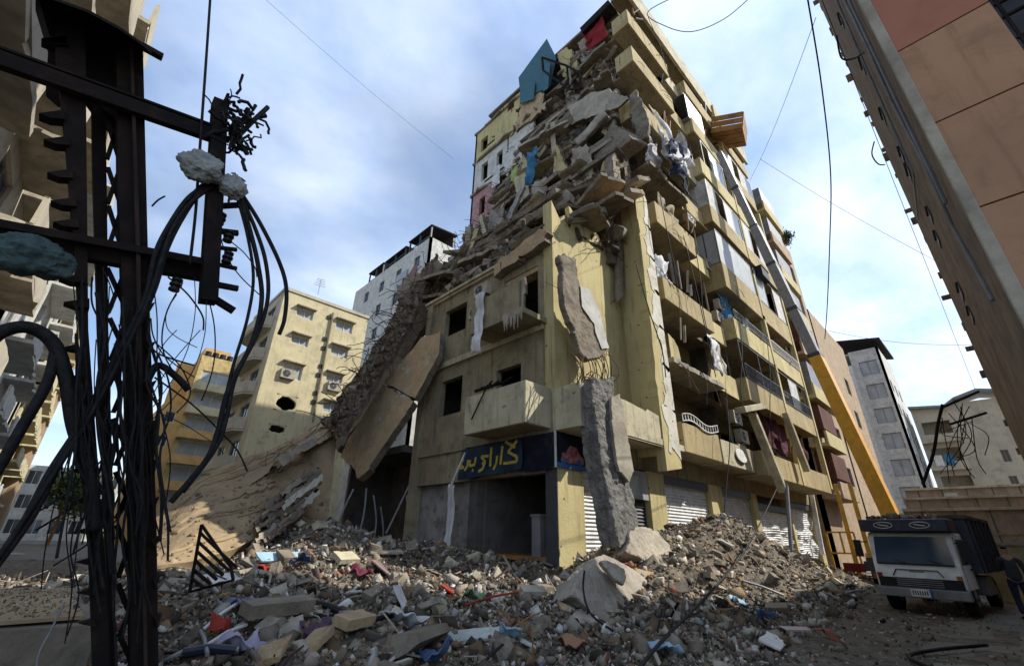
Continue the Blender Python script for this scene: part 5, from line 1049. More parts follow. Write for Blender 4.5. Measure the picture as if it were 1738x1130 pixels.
# ================================================================ crane
cr = thing('crane', 'yellow mobile crane with a long grey boom reaching up the facade', 'crane', (29,3.85,0))
A0 = Vector((29,3.75,2.6)); T0 = P(1222,262,'y',7.0); D = T0-A0
def cut(s): return A0+D*s
b = B(); b.bar(cut(0), cut(.345), .62, 1.05, up=Vector((1,0,0))); part(b, 'boom_lower', YPAINT, cr, bevel=.03)
b = B(); b.bar(cut(.34), cut(.72), .52, .86, up=Vector((1,0,0))); part(b, 'boom_middle', BOOMG, cr, bevel=.03)
b = B(); b.bar(cut(.715), cut(1.0), .42, .68, up=Vector((1,0,0))); part(b, 'boom_upper', BOOMG, cr, bevel=.03)
for s_ in (.35,.47,.60,.72,.86): b = B(); b.bar(cut(s_-.004), cut(s_+.004), .7-.25*s_, 1.15-.45*s_, up=Vector((1,0,0))); part(b, 'boom_band', DKGREY, cr)
b = B(); b.box(27.6,36,2.6,5.0,.75,1.15); b.box(27.4,27.6,2.5,5.1,.6,1.0); part(b, 'chassis', DKGREY, cr)
b = B(); b.box(28.2,31,2.9,4.7,1.15,2.5); b.box(30.6,32.2,3.0,4.6,1.15,2.9); part(b, 'turret', YPAINT, cr, bevel=.05)
b = B(); b.box(33,36,2.65,4.95,1.15,2.6); part(b, 'cab', YPAINT, cr, bevel=.08)
for y in (4.9,5.5):
    b = B(); b.bar((28,y,.3), (28,y,4.4), .16); part(b, 'mast', YPAINT, cr)
for x in (28.6,30.2,32,33.6):
    for y in (2.7,4.9): b = B(); b.disc((x,y-.15,.5),(0,1,0),.5,.3,20); w = part(b, 'wheel', RUBBER, cr); b = B(); b.disc((x,y-.17,.5),(0,1,0),.25,.34,14); sub(b, 'rim', YPAINT, w)
b = B()
for (a, c) in (((27.5,5.2,1.3),(27.5,6.3,1.3)),((27.5,5.2,2.2),(27.5,6.3,2.2)),((27.5,5.2,.6),(27.5,5.2,2.2)),((27.5,6.3,.6),(27.5,6.3,2.2)),((27.5,5.75,1.3),(27.5,5.75,2.2))): b.bar(a, c, .07)
part(b, 'railing', YPAINT, cr)
b = B(); b.box(27.3,27.5,5.1,5.9,.55,.9); part(b, 'tail_light', TOMATO, cr)
p = P(1238,224,'y',6.8); t = thing('wooden_crate', 'brown slatted platform box at the boom tip against the upper facade', 'crate', p)
R_ = Matrix.Rotation(.35, 3, 'X') @ Matrix.Rotation(-.25, 3, 'Y') @ Matrix.Rotation(.3, 3, 'Z')
def rbx(b, c, h):
    o = len(b.v); b.box(-h[0]+c[0],h[0]+c[0],-h[1]+c[1],h[1]+c[1],-h[2]+c[2],h[2]+c[2])
    for i in range(o, len(b.v)): b.v[i] = tuple(R_ @ Vector(b.v[i])+p)
for k in range(7): b = B(); rbx(b, (-1.5+k*.5,0,-.62), (.22,1.1,.05)); part(b, 'plank', WOODB, t)
for s_ in (-1,1):
    for k in range(3): b = B(); rbx(b, (0,1.12*s_,-.46+k*.45), (1.72,.04,.19)); part(b, 'side_board', WOODB, t)
    for k in range(3): b = B(); rbx(b, (1.76*s_,0,-.46+k*.45), (.04,1.1,.19)); part(b, 'end_board', WOODB, t)
    b = B(); rbx(b, (.9*s_,0,-.69), (.07,1.15,.03)); part(b, 'batten', WOODB, t)

# ================================================================ dump truck
tk = thing('dump_truck', 'white cabbed dump truck with dark tall body facing the camera', 'truck', (17.8,2.15,0))
TY = math.radians(-5); ct, st = math.cos(TY), math.sin(TY)
def TB(b):
    b.v = [(17.8+x*ct-y*st, 2.15+x*st+y*ct, z) for x, y, z in b.v]; return b
def tp(b, name, m_, **k): return part(TB(b), name, m_, tk, **k)
def ts(b, name, m_, par, **k): return sub(TB(b), name, m_, par, **k)
hw = .96
b = B(); prof = [(.0,.62),(.0,.95),(.03,1.18),(.2,1.93),(.32,2.02),(1.55,2.02),(1.55,.62)]
b.prism([(x,-hw,z) for x,z in prof], (0,2*hw,0)); cab = tp(b, 'cab', CABW, bevel=.05)
b = B(); b.prism([(.03,-hw+.1,1.2),(.03,hw-.1,1.2),(.175,hw-.16,1.9),(.175,-hw+.16,1.9)], (-.025,0,.005)); ws = tp(b, 'windscreen', mglass('sky_reflection_windscreen', (.035,.06,.095), .06))  # blue of the reflected sky is put into the glass base colour
b = B(); b.bar((-.0,-hw+.12,1.20),(.0,hw-.12,1.20),.04); b.bar((.0,-.6,1.24),(.09,.1,1.42),.02); b.bar((.0,.2,1.24),(.09,.75,1.4),.02); ts(b, 'wiper', BLACKP, ws)
for s_ in (-1,1):
    b = B(); b.prism([(.28,s_*hw,1.22),(1.3,s_*hw,1.22),(1.3,s_*hw,1.85),(.42,s_*hw,1.85)], (0,s_*.012,0)); tp(b, 'side_window', GLASS)
    b = B(); b.box(-.012,.0,s_*.62-.16,s_*.62+.16,.66,.82); tp(b, 'headlight', GLASSL, bevel=.01)
    b = B(); b.box(-.012,.0,s_*.86-.06,s_*.86+.06,.86,.96); tp(b, 'indicator', TOMATO if s_ > 0 else WOODB)
    b = B(); b.bar((.05,s_*(hw+.02),1.75),(-.12,s_*(hw+.22),1.75),.03); b.box(-.16,-.1,s_*(hw+.22)-.09,s_*(hw+.22)+.09,1.35,1.8); tp(b, 'mirror', BLACKP)
b = B(); b.box(.06,.09,-.5,-.2,1.22,1.30); b.box(.17,.18,.35,.6,1.80,1.88); ts(b, 'windscreen_papers', WHITEP, ws)
for s_ in (-1,1):
    b = B(); b.box(.22,.235,s_*hw-.006,s_*hw+.006,.66,1.9); b.box(1.38,1.395,s_*hw-.006,s_*hw+.006,.66,1.95); tp(b, 'door_seam', BLACKP)
    b = B(); b.box(1.15,1.32,s_*(hw+.015)-.012,s_*(hw+.015)+.012,1.08,1.12); tp(b, 'door_handle', BLACKP)
    b = B(); b.box(.35,.95,s_*(hw-.1)-.12,s_*(hw-.1)+.12,.36,.42); tp(b, 'step', BLACKP)
b = B(); b.box(-.004,.002,-.16,.16,1.0,1.035); tp(b, 'cab_badge', GREYM)
for k in range(4): b = B(); b.box(-.03,-.021,-.5,.5,.66+k*.05,.68+k*.05); tp(b, 'grille_slat', GREYM)
b = B(); b.box(-.02,.0,-hw+.05,hw-.05,.63,.86); tp(b, 'grille', BLACKP)
b = B(); q = [(-.012,-.55,.9),(-.012,-.45,1.06),(-.012,.45,1.06),(-.012,.55,.9)]
for i in range(3): b.bar(q[i], q[i+1], .035, .02)
tp(b, 'trim_moulding', BLACKP)
b = B(); b.box(-.1,.12,-hw-.02,hw+.02,.38,.62); tp(b, 'bumper', GREYM, bevel=.03)
b = B(); b.box(-.125,-.102,-.24,.24,.42,.60); pl_ = tp(b, 'number_plate', WHITEP)
b = B(); b.box(-.13,-.126,-.24,-.17,.42,.60); ts(b, 'plate_band', mat('print_blue', (.05,.14,.35)), pl_)
b = B()
for i in range(7): b.box(-.13,-.126,-.13+i*.05,-.105+i*.05,.46,.56)
stuff(ts(b, 'plate_characters', BLACKP, pl_))
b = B(); b.box(-.12,.9,-hw-.05,hw+.05,2.03,2.36); vis = tp(b, 'roof_board', NAVY, bevel=.03)
for s_ in (-1,1):
    b = B(); c = [Vector((-.135, s_*.42+.22*math.cos(a*math.pi/12), 2.2+.08*math.sin(a*math.pi/12))) for a in range(25)]; b.tube(c, .009, 5)
    b.bar((-.135,s_*.42-.12,2.18),(-.135,s_*.42+.12,2.22),.02); ts(b, 'oval_emblem', WHITEP, vis)
b = B(); b.box(1.7,5.7,-1.12,1.12,1.0,1.14); b.box(1.65,1.72,-1.15,1.15,1.0,2.5); b.box(5.6,5.7,-1.1,1.1,1.14,2.3); b.box(1.72,5.6,1.08,1.15,1.0,2.4); b.box(1.72,5.6,-1.15,-1.08,1.0,2.4)
for i in range(6): b.box(1.9+i*.7,2.0+i*.7,-1.2,-1.15,1.0,2.4)
tp(b, 'dump_body', NAVY)
b = B(); b.prism([(1.5,-1.2,2.42),(5.6,-1.2,2.4),(5.6,1.2,2.4),(1.5,1.2,2.42)], (0,0,.1)); tp(b, 'tarpaulin_roll', mat('tarp_grey', (.09,.09,.08), bump=.3))
b = B(); b.box(1.6,5.7,-.45,.45,.6,.98); tp(b, 'chassis', BLACKP)
for x in (.75,4.3):
    for s_ in (-1,1):
        b = B(); b.disc((x,s_*.82-.13,.42),(0,1,0),.42,.26,24); w = tp(b, 'wheel', RUBBER, bevel=.03); b = B(); b.disc((x,s_*.82-.14,.42),(0,1,0),.2,.28,14); ts(b, 'rim', GREYM, w)
b = B(); b.box(2.4,3.5,-1.05,-.7,.4,.9); tp(b, 'fuel_tank', GREYM, bevel=.05)
sc = scatter('truck_load', [(17.8+rr.uniform(.2,1.0), 2.1+rr.uniform(-.7,.8), 2.38+rr.uniform(0,.08)) for _ in range(60)], sizes_pl(60,.08,.3)); sc.name = 'roof_clutter'; sc.parent = tk; sc.matrix_parent_inverse = Matrix.Translation(-tk.location)

# ================================================================ man by the truck
mn = thing('person', 'man in dark jacket and jeans raising a phone beside the truck', 'person', P(1752,1053,'z',0))
def skin_mesh(name, joints, edges, m_, parent, root=0, lv=2):
    me = bpy.data.meshes.new(name); me.from_pydata([j[0] for j in joints], edges, []); me.materials.append(m_)
    o = bpy.data.objects.new(name, me); COL.objects.link(o); md = o.modifiers.new('skin', 'SKIN'); md.use_smooth_shade = True
    for i, j in enumerate(joints):
        v = me.skin_vertices[0].data[i]; r_ = j[1]; v.radius = (r_, r_*(j[2] if len(j) > 2 else 1)); v.use_root = (i == root)
    sb = o.modifiers.new('sub', 'SUBSURF'); sb.levels = lv; sb.render_levels = lv
    o.parent = parent; return o
mn.rotation_euler = (0,0,math.radians(100))                  # local -Y is the way he faces
body = skin_mesh('body', [((0,0,.93),.11),((0,0,1.2),.12),((0,-.01,1.40),.10),((0,-.03,1.50),.05),((0,-.045,1.57),.075),((0,-.045,1.66),.082),
    ((.19,0,1.38),.05),((.23,-.12,1.14),.04),((.17,-.36,1.2),.032),((.16,-.42,1.23),.03),((-.19,0,1.38),.05),((-.24,.0,1.1),.04),((-.22,-.14,.88),.032),((-.22,-.18,.82),.03),
    ((.1,0,.88),.08),((.11,-.02,.48),.055),((.11,.03,.09),.04),((.11,-.12,.05),.04),((-.1,0,.88),.08),((-.12,-.04,.48),.055),((-.12,.06,.09),.04),((-.12,-.1,.05),.04)],
    [(0,1),(1,2),(2,3),(3,4),(4,5),(2,6),(6,7),(7,8),(8,9),(2,10),(10,11),(11,12),(12,13),(0,14),(14,15),(15,16),(16,17),(0,18),(18,19),(19,20),(20,21)], SKIN, mn)
skin_mesh('jacket', [((0,0,.84),.165,.85),((0,0,1.2),.155,.8),((0,-.01,1.40),.13,.75),((0,-.02,1.46),.07),((.19,0,1.38),.07),((.235,-.12,1.14),.055),((.175,-.33,1.19),.045),((-.19,0,1.38),.07),((-.245,0,1.1),.055),((-.225,-.12,.9),.045)],
    [(0,1),(1,2),(2,3),(2,4),(4,5),(5,6),(2,7),(7,8),(8,9)], JACK, mn)
skin_mesh('trousers', [((0,0,.95),.135,.8),((.1,0,.84),.105),((.11,-.02,.48),.075),((.11,.03,.12),.06),((-.1,0,.84),.105),((-.12,-.04,.48),.075),((-.12,.06,.12),.06)], [(0,1),(1,2),(2,3),(0,4),(4,5),(5,6)], DENIM, mn)
for s_, y in ((1,.03),(-1,.06)):
    skin_mesh('shoe', [((s_*.115,y+.03,.05),.055),((s_*.115,y-.1,.045),.05),((s_*.115,y-.19,.035),.035)], [(0,1),(1,2)], BLACKP, mn, lv=1)
skin_mesh('hair', [((0,-.015,1.64),.088),((0,-.02,1.70),.08)], [(0,1)], HAIR, mn)
b = B(); b.box(.12,.20,-.47,-.458,1.2,1.36); o = b.build('phone', BLACKP); o.matrix_world = Matrix.Translation(mn.location) @ Matrix.Rotation(math.radians(100),4,'Z'); tag(o, 'dark phone held up by the man beside the truck', 'phone')
for s_, hx, hy, hz in ((1,.16,-.43,1.23),(-1,-.22,-.19,.81)):
    js = [((hx,hy,hz),.032,.6),((hx,hy-.04,hz+.03*s_),.034,.6)]; ed = [(0,1)]
    for k in range(4): js += [((hx-.027+k*.018,hy-.075,hz+.05*s_),.010),((hx-.027+k*.018,hy-.085,hz+(.075 if s_ > 0 else -.075)),.009)]; ed += [(1,2+2*k),(2+2*k,3+2*k)]
    js.append(((hx+.04,hy-.05,hz+.035*s_),.011)); ed.append((0,len(js)-1)); skin_mesh('hand', js, ed, SKIN, mn, lv=1)
# ================================================================ steel pylon close to the camera on the left
YT = 5.0
def Q(px, py, dy=0): return P(px, py, 'y', YT+dy)
py_ = thing('lattice_pylon', 'black leaning steel pylon with crossarms and stepped brackets at the left', 'pylon', (.85,5.2,0))
def pbar(a, c, w, h, name, dy=0, m_=DARKST, dy2=None): b = B(); b.bar(Q(*a,dy), Q(*c,dy if dy2 is None else dy2), w, h); return part(b, name, m_, py_)
def flat(poly, name, dy=0, th=.08, m_=DARKST, par=None): b = B(); b.prism([Q(x,y,dy) for x,y in poly], (0,th,0)); return part(b, name, m_, par or py_)
flat([(92,62),(100,40),(145,45),(150,560),(182,1000),(190,1200),(160,1200),(156,1065),(136,560),(124,400),(112,250)], 'leg', .02, .14)
flat([(154,60),(178,100),(182,360),(184,560),(194,900),(198,1200),(190,1200),(178,900),(166,560),(158,300)], 'leg', .30, .14)
flat([(198,90),(243,90),(248,300),(251,420),(258,640),(266,900),(270,1200),(222,1200),(220,900),(212,640),(205,430),(200,300)], 'leg', .05, .16)
flat([(221,80),(226,80),(238,420),(252,1200),(246,1200),(231,420)], 'flange', -.03, .05, mat('rusty_edge', (.05,.032,.024), (.02,.015,.012), bump=.3))
flat([(60,-20),(95,0),(150,20),(205,50),(243,78),(243,175),(215,215),(176,186),(150,150),(100,150),(78,130),(84,60)], 'transformer_panel', .25, .3)
b = B(); crv = [(20,-14),(95,2),(150,22),(205,52),(245,80),(256,92)]
for i in range(5): b.prism([Q(*crv[i],-.35),Q(*crv[i+1],-.35),Q(*crv[i+1],.75),Q(*crv[i],.75)], (0,0,.035))
part(b, 'canopy_sheet', DARKST, py_); pbar((240,78),(276,98),.07,.05,'canopy_strut',-.2)
pbar((-40,88),(366,232),.08,.15,'crossarm',-.05); pbar((-40,74),(370,222),.14,.025,'crossarm_plate',-.02)
pbar((-30,376),(348,446),.07,.07,'crossarm',-.02); pbar((-30,398),(348,466),.10,.14,'crossarm',.12)
pbar((373,176),(353,513),.16,.14,'insulator_post',-.08); flat([(362,178),(384,182),(380,230),(368,262),(358,258)], 'post_cap', -.14,.06)
for a, c in (((182,205),(202,270)),((202,205),(182,270)),((183,285),(204,345)),((204,285),(183,345)),((184,350),(206,420)),((208,350),(184,420)),((182,455),(212,520)),((212,460),(184,530)),((186,540),(214,600)),((216,540),(188,610)),((190,620),(222,690)),((222,630),(192,700)),((192,710),(224,780)),((226,720),(196,790)),((196,800),(228,870)),((228,810),(198,880)),((198,890),(230,970)),((230,900),(200,980)),((200,990),(232,1070)),((236,1000),(202,1080)),((204,1080),(236,1150))): pbar(a, c, .035, .035, 'brace', .2)
for x, y in ((70,65),(72,66),(66,192),(74,236),(80,292),(86,340),(90,376),(100,470),(108,512)):
    flat([(x,y),(x+44,y-6),(x+44,y+10),(x+20,y+8)], 'step_bracket', -.02, .12)
for i in range(10): flat([(104+i*3.3,590+i*52),(134+i*3,582+i*52),(136+i*3,596+i*52)], 'step_bracket', -.02, .1)
for i in range(9): flat([(244+i*2.2,520+i*66),(264+i*1.4,512+i*66),(250+i*2.2,536+i*66)], 'step_bracket', .0, .1)
for a, c, w in (((372,350),(408,348),.05),((370,392),(404,396),.05),((368,420),(402,424),.035),((366,448),(402,456),.035),((362,482),(404,490),.05),((360,505),(397,528),.06)): pbar(a, c, w, w, 'post_stub', -.08)
for x, y in ((388,402),(386,438),(298,484),(374,372)):
    b = B(); c = Q(x,y,-.1)
    for k, rr_ in enumerate((.045,.028,.05,.028,.045)): b.disc(c+Vector((0,0,.045-k*.026)), (0,0,1), rr_, .022, 12)
    part(b, 'insulator', BLACKP, py_)
pbar((374,178),(402,190),.025,.025,'top_wire_arm',-.08)
# bags and the nest of scrap caught on it
def blob(name, c, r, m_, label, cat, seed, sc=(1,1,1)):
    bm = bmesh.new(); bmesh.ops.create_icosphere(bm, subdivisions=5, radius=1)
    for v in bm.verts:
        p = v.co.copy(); k = 1+fbm(p*1.6+Vector((seed*5,0,0)), 4)*.9; k = 1+(k-1)*.6+noise.noise(p*5)*.07+abs(noise.noise(p*9))*.09; v.co = Vector((p.x*sc[0], p.y*sc[1], p.z*sc[2]))*r*k+Vector(c)
    me = bpy.data.meshes.new(name); bm.to_mesh(me); bm.free(); me.materials.append(m_); me.polygons.foreach_set('use_smooth', [True]*len(me.polygons))
    o = bpy.data.objects.new(name, me); COL.objects.link(o); return tag(o, label, cat)
blob('plastic_bag', Q(343,284,-.25), .175, BAG, 'large grey plastic bag snagged at the pylon crossarm end', 'plastic bag', 1, (1.05,.7,.95))
blob('plastic_bag', Q(396,318,-.2), .13, BAG, 'small grey plastic bag below the scrap on the insulator post', 'plastic bag', 2, (.9,.7,1.1))
blob('plastic_bag', Q(50,434,-.3), .20, BAGT, 'teal plastic bag tied on the left lower crossarm', 'plastic bag', 3, (1.15,.7,.85))
b = B(); r = random.Random(23)
for i in range(70):
    c = Q(402+r.gauss(0,13), 225+r.gauss(0,28), -.1+r.gauss(0,.08)); d = Vector((r.gauss(0,1),r.gauss(0,.6),r.gauss(0,1))).normalized(); q = [c]
    for j in range(4): d = (d+Vector((r.gauss(0,.6),r.gauss(0,.4),r.gauss(0,.6)))).normalized(); q.append(q[-1]+d*r.uniform(.03,.09))
    b.tube(q, r.uniform(.006,.022), 5)
for a, c in (((404,232),(430,205)),((430,205),(455,182)),((425,208),(420,184)),((440,198),(452,196)),((402,236),(420,262))): b.bar(Q(*a,-.1), Q(*c,-.12), .04)
stuff(tag(b.build('scrap_nest', BLACKC), 'black nest of scrap wire and twigs at the top of the insulator post', 'scrap'))
# cables
def cable(pts, r, label='', group=None, dy=-.12, m_=None, name='cable', jitter=0, seed=0):
    rd = random.Random(seed); q = [Q(p[0]+rd.gauss(0,jitter), p[1]+rd.gauss(0,jitter), dy+(p[2] if len(p) > 2 else 0)) for p in pts]
    return tube_thing(name, q, r, m_ or BLACKC, label, 'cable', group, n=8, k=9)
D1 = [(366,300),(330,330),(298,378),(275,430),(255,500),(205,600),(150,700),(95,790),(40,880),(-30,980)]
for i, l in enumerate(['uppermost thick cable sweeping from the grey bags down to the lower left','middle thick cable of the bundle sweeping to the lower left','lowest thick cable of the bundle sweeping to the lower left','fourth cable of the thick bundle bulging over the pylon legs']):
    cable([(x-[0,9,-8,6][i]+(4 if k > 5 else 0), y+[0,7,-2,14][i], -.02*i) for k,(x,y) in enumerate(D1)], .027-.003*i, l, jitter=2.5, seed=i)
cable([(-30,590),(5,562),(50,556),(90,582),(112,640),(125,720),(150,800),(160,900)], .048, 'thickest black hose looping in from the left edge of the picture')
cable([(95,590),(80,650),(40,720),(0,790),(-30,830)], .035, 'thick cable falling from the hose loop to the left edge')
for i, pts in enumerate([[(412,332),(442,380),(474,445),(486,490),(483,540),(474,567)],[(410,336),(432,385),(450,440),(455,500),(440,560),(400,640),(384,710),(366,760),(310,835)],[(408,338),(424,390),(438,450),(444,510),(428,580),(388,660),(370,730),(350,780),(290,852)],[(404,340),(420,400),(430,470),(420,540),(396,620),(380,690),(372,750),(330,810)]]):
    cable(pts, [.022,.021,.024,.016][i], ['short thick cable curving right from the small bag and ending in mid air','outer long cable curving from the small bag down to the earth slope','inner long cable curving from the small bag down to the earth slope','thin cable running inside the long curved pair'][i], dy=-.15)
cable([(358,-20),(350,100),(338,270),(332,360),(322,450)], .014, 'thin vertical wire dropping from the top edge past the large bag')
G1 = 'thin black wires tangled round the pylon legs'
r = random.Random(31)
for i in range(44):
    x = r.uniform(122,256); y = r.uniform(440,760); L = r.uniform(220,480); pts = [(x,y)]
    s_ = r.uniform(-.08,.12)
    for k in range(1,6): pts.append((x+s_*L*k/5+r.gauss(0,8), y+L*k/5))
    cable(pts, r.choice([.004,.005,.007,.009,.013]), 'thin black wire tangled round the pylon legs', G1, dy=r.uniform(-.25,-.05))
for i, (a, c, bow) in enumerate([((285,470),(345,560),20),((310,480),(300,640),-30),((330,470),(260,690),25),((352,500),(342,680),18),((350,510),(250,720),30),((250,560),(330,620),-25),((262,580),(300,700),40),((268,600),(262,760),25),((340,560),(240,760),-30),((300,500),(335,590),-34),((372,380),(440,500),-16),((392,410),(436,470),12),((300,560),(280,640),-22),((150,780),(40,880),20),((180,760),(60,900),26),((200,740),(80,860),12),((240,780),(90,960),34),((130,740),(70,1000),-12),((262,640),(420,800),30),((270,700),(380,770),22),((256,540),(330,640),-20)]):
    mx_ = ((a[0]+c[0])/2+bow, (a[1]+c[1])/2+abs(bow)*.3); cable([a, ((a[0]+mx_[0])/2+bow*.25, (a[1]+mx_[1])/2), mx_, ((c[0]+mx_[0])/2+bow*.25, (c[1]+mx_[1])/2), c], r.choice([.004,.006,.008]), 'loose thin wire looping in the air beside the pylon', 'loose wires looping beside the pylon', dy=r.uniform(-.2,0))
cable([(248,650),(268,620),(300,640),(320,662)], .03, 'short stiff cable end with a clamp right of the pylon'); cable([(258,350),(268,340),(280,333)], .008, 'small wire sprig at the right edge of the pylon')
cable([(110,1020),(86,1070),(66,1110),(60,1160)], .007, 'thin wire hanging over the concrete ledge', m_=GREYM)
# wires across the sky (strung between buildings)
def skyw(a, c, sag, r_, label, group=None, b1=None):
    a, c = Vector(a), Vector(c); pts = [a.lerp(c, k/6)+Vector((0,0,-sag*math.sin(math.pi*k/6))) for k in range(7)]
    return tube_thing('overhead_wire', pts, r_, BLACKC, label, 'wire', group, n=5, k=5)
def PR(px, py, dist): 
    r_ = (rgt*(px-CX)+upv*(CY-py)+fwd*F).normalized(); return Vector((0,0,EYE))+r_*dist
tube_thing('overhead_wire', [PR(1366,-30,14),PR(1395,150,16),PR(1410,300,18),PR(1408,420,20),PR(1404,520,23),PR(1400,575,26)], .018, BLACKC, 'dark overhead wire hanging down the sky left of the orange building', 'wire')
tube_thing('overhead_wire', [PR(1180,-20,22),PR(1100,20,22),PR(1130,45,22),PR(1175,54,22),PR(1230,32,22),PR(1280,-10,22)], .015, BLACKC, 'wavy wire crossing the sky above the roof corner', 'wire')
for a, c, l in (((1385,30,20),(1272,308,38),'straight thin wire from the top of the sky to the wooden crate'),((1395,0,18),(1655,660,40),'thin wire running parallel to the edge of the orange building'),((440,-10,40),(770,270,44),'faint thin wire crossing the left part of the sky'),((1290,270,34),(1640,470,30),'faint wire crossing between the facade and the orange building'),((1400,560,30),(1660,585,30),'low slack wire over the far white tower')):
    skyw(PR(*a), PR(*c), .3, .010, l)
tube_thing('overhead_wire', [PR(1420,60,9),PR(1428,98,9),PR(1448,100,9),PR(1466,90,9.3)], .012, BLACKC, 'small wire loop on the upper edge of the orange building side', 'wire')
tube_thing('overhead_wire', [PR(1484,240,12),PR(1480,262,12),PR(1490,278,12),PR(1502,280,12)], .012, BLACKC, 'small wire hoop on the middle edge of the orange building side', 'wire')
tube_thing('ground_cable', [Vector((8.2,.45,.05)),Vector((9.6,1.2,.05)),Vector((10.5,1.7,.06)),Vector((11.6,1.5,.05)),Vector((13,.9,.05))], .03, BLACKC, 'black hose lying on the street in the lower right corner', 'hose')

# ================================================================ foreground ledge and litter
p = P(80,1040,'y',6.2); z_ = p.z
b = B(); b.prism(jag([(-3.5,5.5,z_),(.62,5.5,z_-.02),(.66,8.6,z_),(-3.5,8.6,z_)], .04, .5, 3, keep=(2,3)), (0,0,-.95)); o = b.build('concrete_ledge', CONC, bevel=.03); tag(o, 'low stained concrete ledge at the lower left behind the pylon foot', 'ledge')
b = B(); b.box(-3.4,.5,5.62,8.5,z_+.004,z_+.03); sub(b, 'earth_cover', EARTH, o)
def ground_pt(px, py, lift=.1):
    """first place where the sight line meets the rubble surface"""
    r_ = (rgt*(px-CX)+upv*(CY-py)+fwd*F).normalized(); d = 2.5
    while d < 60:
        q = Vector((0,0,EYE))+r_*d
        if q.z < HT(q.x,q.y)+lift: return q
        d += .05
    return q
r = random.Random(50)
def sheet(px, py, w, h, yaw, tilt, m_, label, name='board', th=.03, cat='board'):
    c = ground_pt(px,py); b = B(); R3 = Matrix.Rotation(yaw,3,'Z') @ Matrix.Rotation(tilt,3,'X'); q = [R3 @ Vector(v)+c for v in ((-w/2,-h/2,0),(w/2,-h/2,0),(w/2,h/2,0),(-w/2,h/2,0))]
    b.prism(jag(q, .012, .2, int(px)), (R3 @ Vector((0,0,th)))); return tag(b.build(name, m_), label, cat)
def crumple(px, py, w, h, m_, label, seed, name='cloth', amp=.16, cat='cloth'):
    c = ground_pt(px,py,.14); yaw = r.uniform(0,3); u = Vector((math.cos(yaw),math.sin(yaw),r.uniform(-.2,.2))); v = Vector((-math.sin(yaw),math.cos(yaw),r.uniform(.1,.5)))
    return cloth(name, c, u*w, v*h, m_, label, cat, amp=amp, fr=3.2, n=12, seed=seed, ragged=.3)
LB_ = mat('pale_blue_sheet', (.30,.44,.52), (.22,.33,.42), bump=.1); BR_BLUE = mat('bright_blue_plastic', (.075,.13,.24), bump=.05)
sheet(380,983,.75,.38,.5,.35,WHITEP,'white board lying tilted just right of the pylon on the rubble')
sheet(480,945,1.2,.35,.25,.5,LB_,'pale blue sheet lying across the left heap'); crumple(512,948,.5,.3,BR_BLUE,'bright blue plastic at the right end of the pale blue sheet',3)
crumple(452,963,.45,.3,TOMATO,'red cloth below the pale blue sheet on the left heap',4); crumple(420,1020,.45,.4,mat('soft_blue', (.18,.21,.33), bump=.1),'soft blue bundle in the lower left rubble',5)
crumple(376,1066,.34,.3,TOMATO,'bright red bundle between two white pipes at the lower left',6); crumple(395,1095,.75,.4,PURP,'lilac cloth heap near the lower left pipes',7); crumple(532,1062,.32,.25,mat('violet_cloth',(.11,.06,.10),bump=.1),'violet cloth bundle beside the flat brown stone',8)
sheet(684,1022,.28,.62,.6,1.0,WHITEP,'upright white paper sheet in the centre of the foreground rubble','paper_sheet',.012,'paper'); crumple(686,1052,.42,.4,WHITEC,'crumpled white cloth below the upright white sheet',9)
sheet(812,1078,.9,.3,-.2,.25,mat('pale_foam', (.5,.54,.5), bump=.1),'long pale foam board at the lower centre'); crumple(735,1108,.32,.3,BR_BLUE,'blue and white plastic at the bottom centre',10); crumple(865,1080,.3,.25,LB_,'pale blue crumpled plastic right of the long foam board',11)
crumple(1256,1018,.5,.35,LB_,'pale blue rag on the right heap',12); crumple(1300,1043,.3,.25,BR_BLUE,'small bright blue plastic on the right heap',13); sheet(1312,1088,.95,.3,.2,.3,WHITEP,'white flat panel at the lower right of the rubble'); sheet(1350,1068,.5,.16,-.8,.2,mat('pale_pink',(.5,.38,.35),bump=.1),'pale pink strip right of the small bright blue plastic')
crumple(1408,1082,.36,.25,mat('brick_red_cloth',(.22,.08,.055),bump=.1),'brick red cloth at the right end of the rubble',14); crumple(1130,1098,.5,.35,LB_,'pale blue cloth between the slanting cables at the bottom',15); crumple(972,1088,.4,.3,mat('orange_cloth',(.28,.15,.09),bump=.1),'dull orange cloth at the bottom centre right',16)
crumple(1075,912,.35,.25,LB_,'pale rag on top of the fractured block',17); crumple(1060,965,.4,.4,mat('rust_cloth',(.3,.08,.04),bump=.1),'rust red cloth tucked under the fractured block',18); crumple(610,968,.6,.4,mat('maroon_cloth',(.14,.03,.05),bump=.1),'maroon fabric on the left heap in front of the ruined bay',19)
sheet(648,962,.8,.5,.9,.6,mat('rose_board',(.22,.15,.14),bump=.3),'dusty rose board leaning on the maroon fabric'); sheet(655,938,.9,.2,-.1,.2,CREAML,'long pale plank before the ruined bay','plank',.05,'plank')
sheet(585,950,.6,.35,.3,.5,CREAM,'cream wall fragment on top of the left heap','wall_fragment',.12,'wall fragment'); sheet(470,1040,.9,.3,.2,.15,CONC,'flat grey slab piece in the middle of the left heap','slab_piece',.16,'slab piece'); sheet(600,1060,.55,.25,.4,.2,OCHRE,'ochre flat stone near the violet bundle','slab_piece',.12,'slab piece')
sheet(760,1000,.4,.3,.8,.5,TOMATO,'small red plate in front of the garage opening'); crumple(800,1012,.5,.2,mat('green_rag',(.12,.2,.09),bump=.1),'faded green rag in front of the garage opening',21); sheet(905,1005,.5,.3,-.5,.3,CREAML,'pale flat fragment at the garage threshold','wall_fragment',.08,'wall fragment')
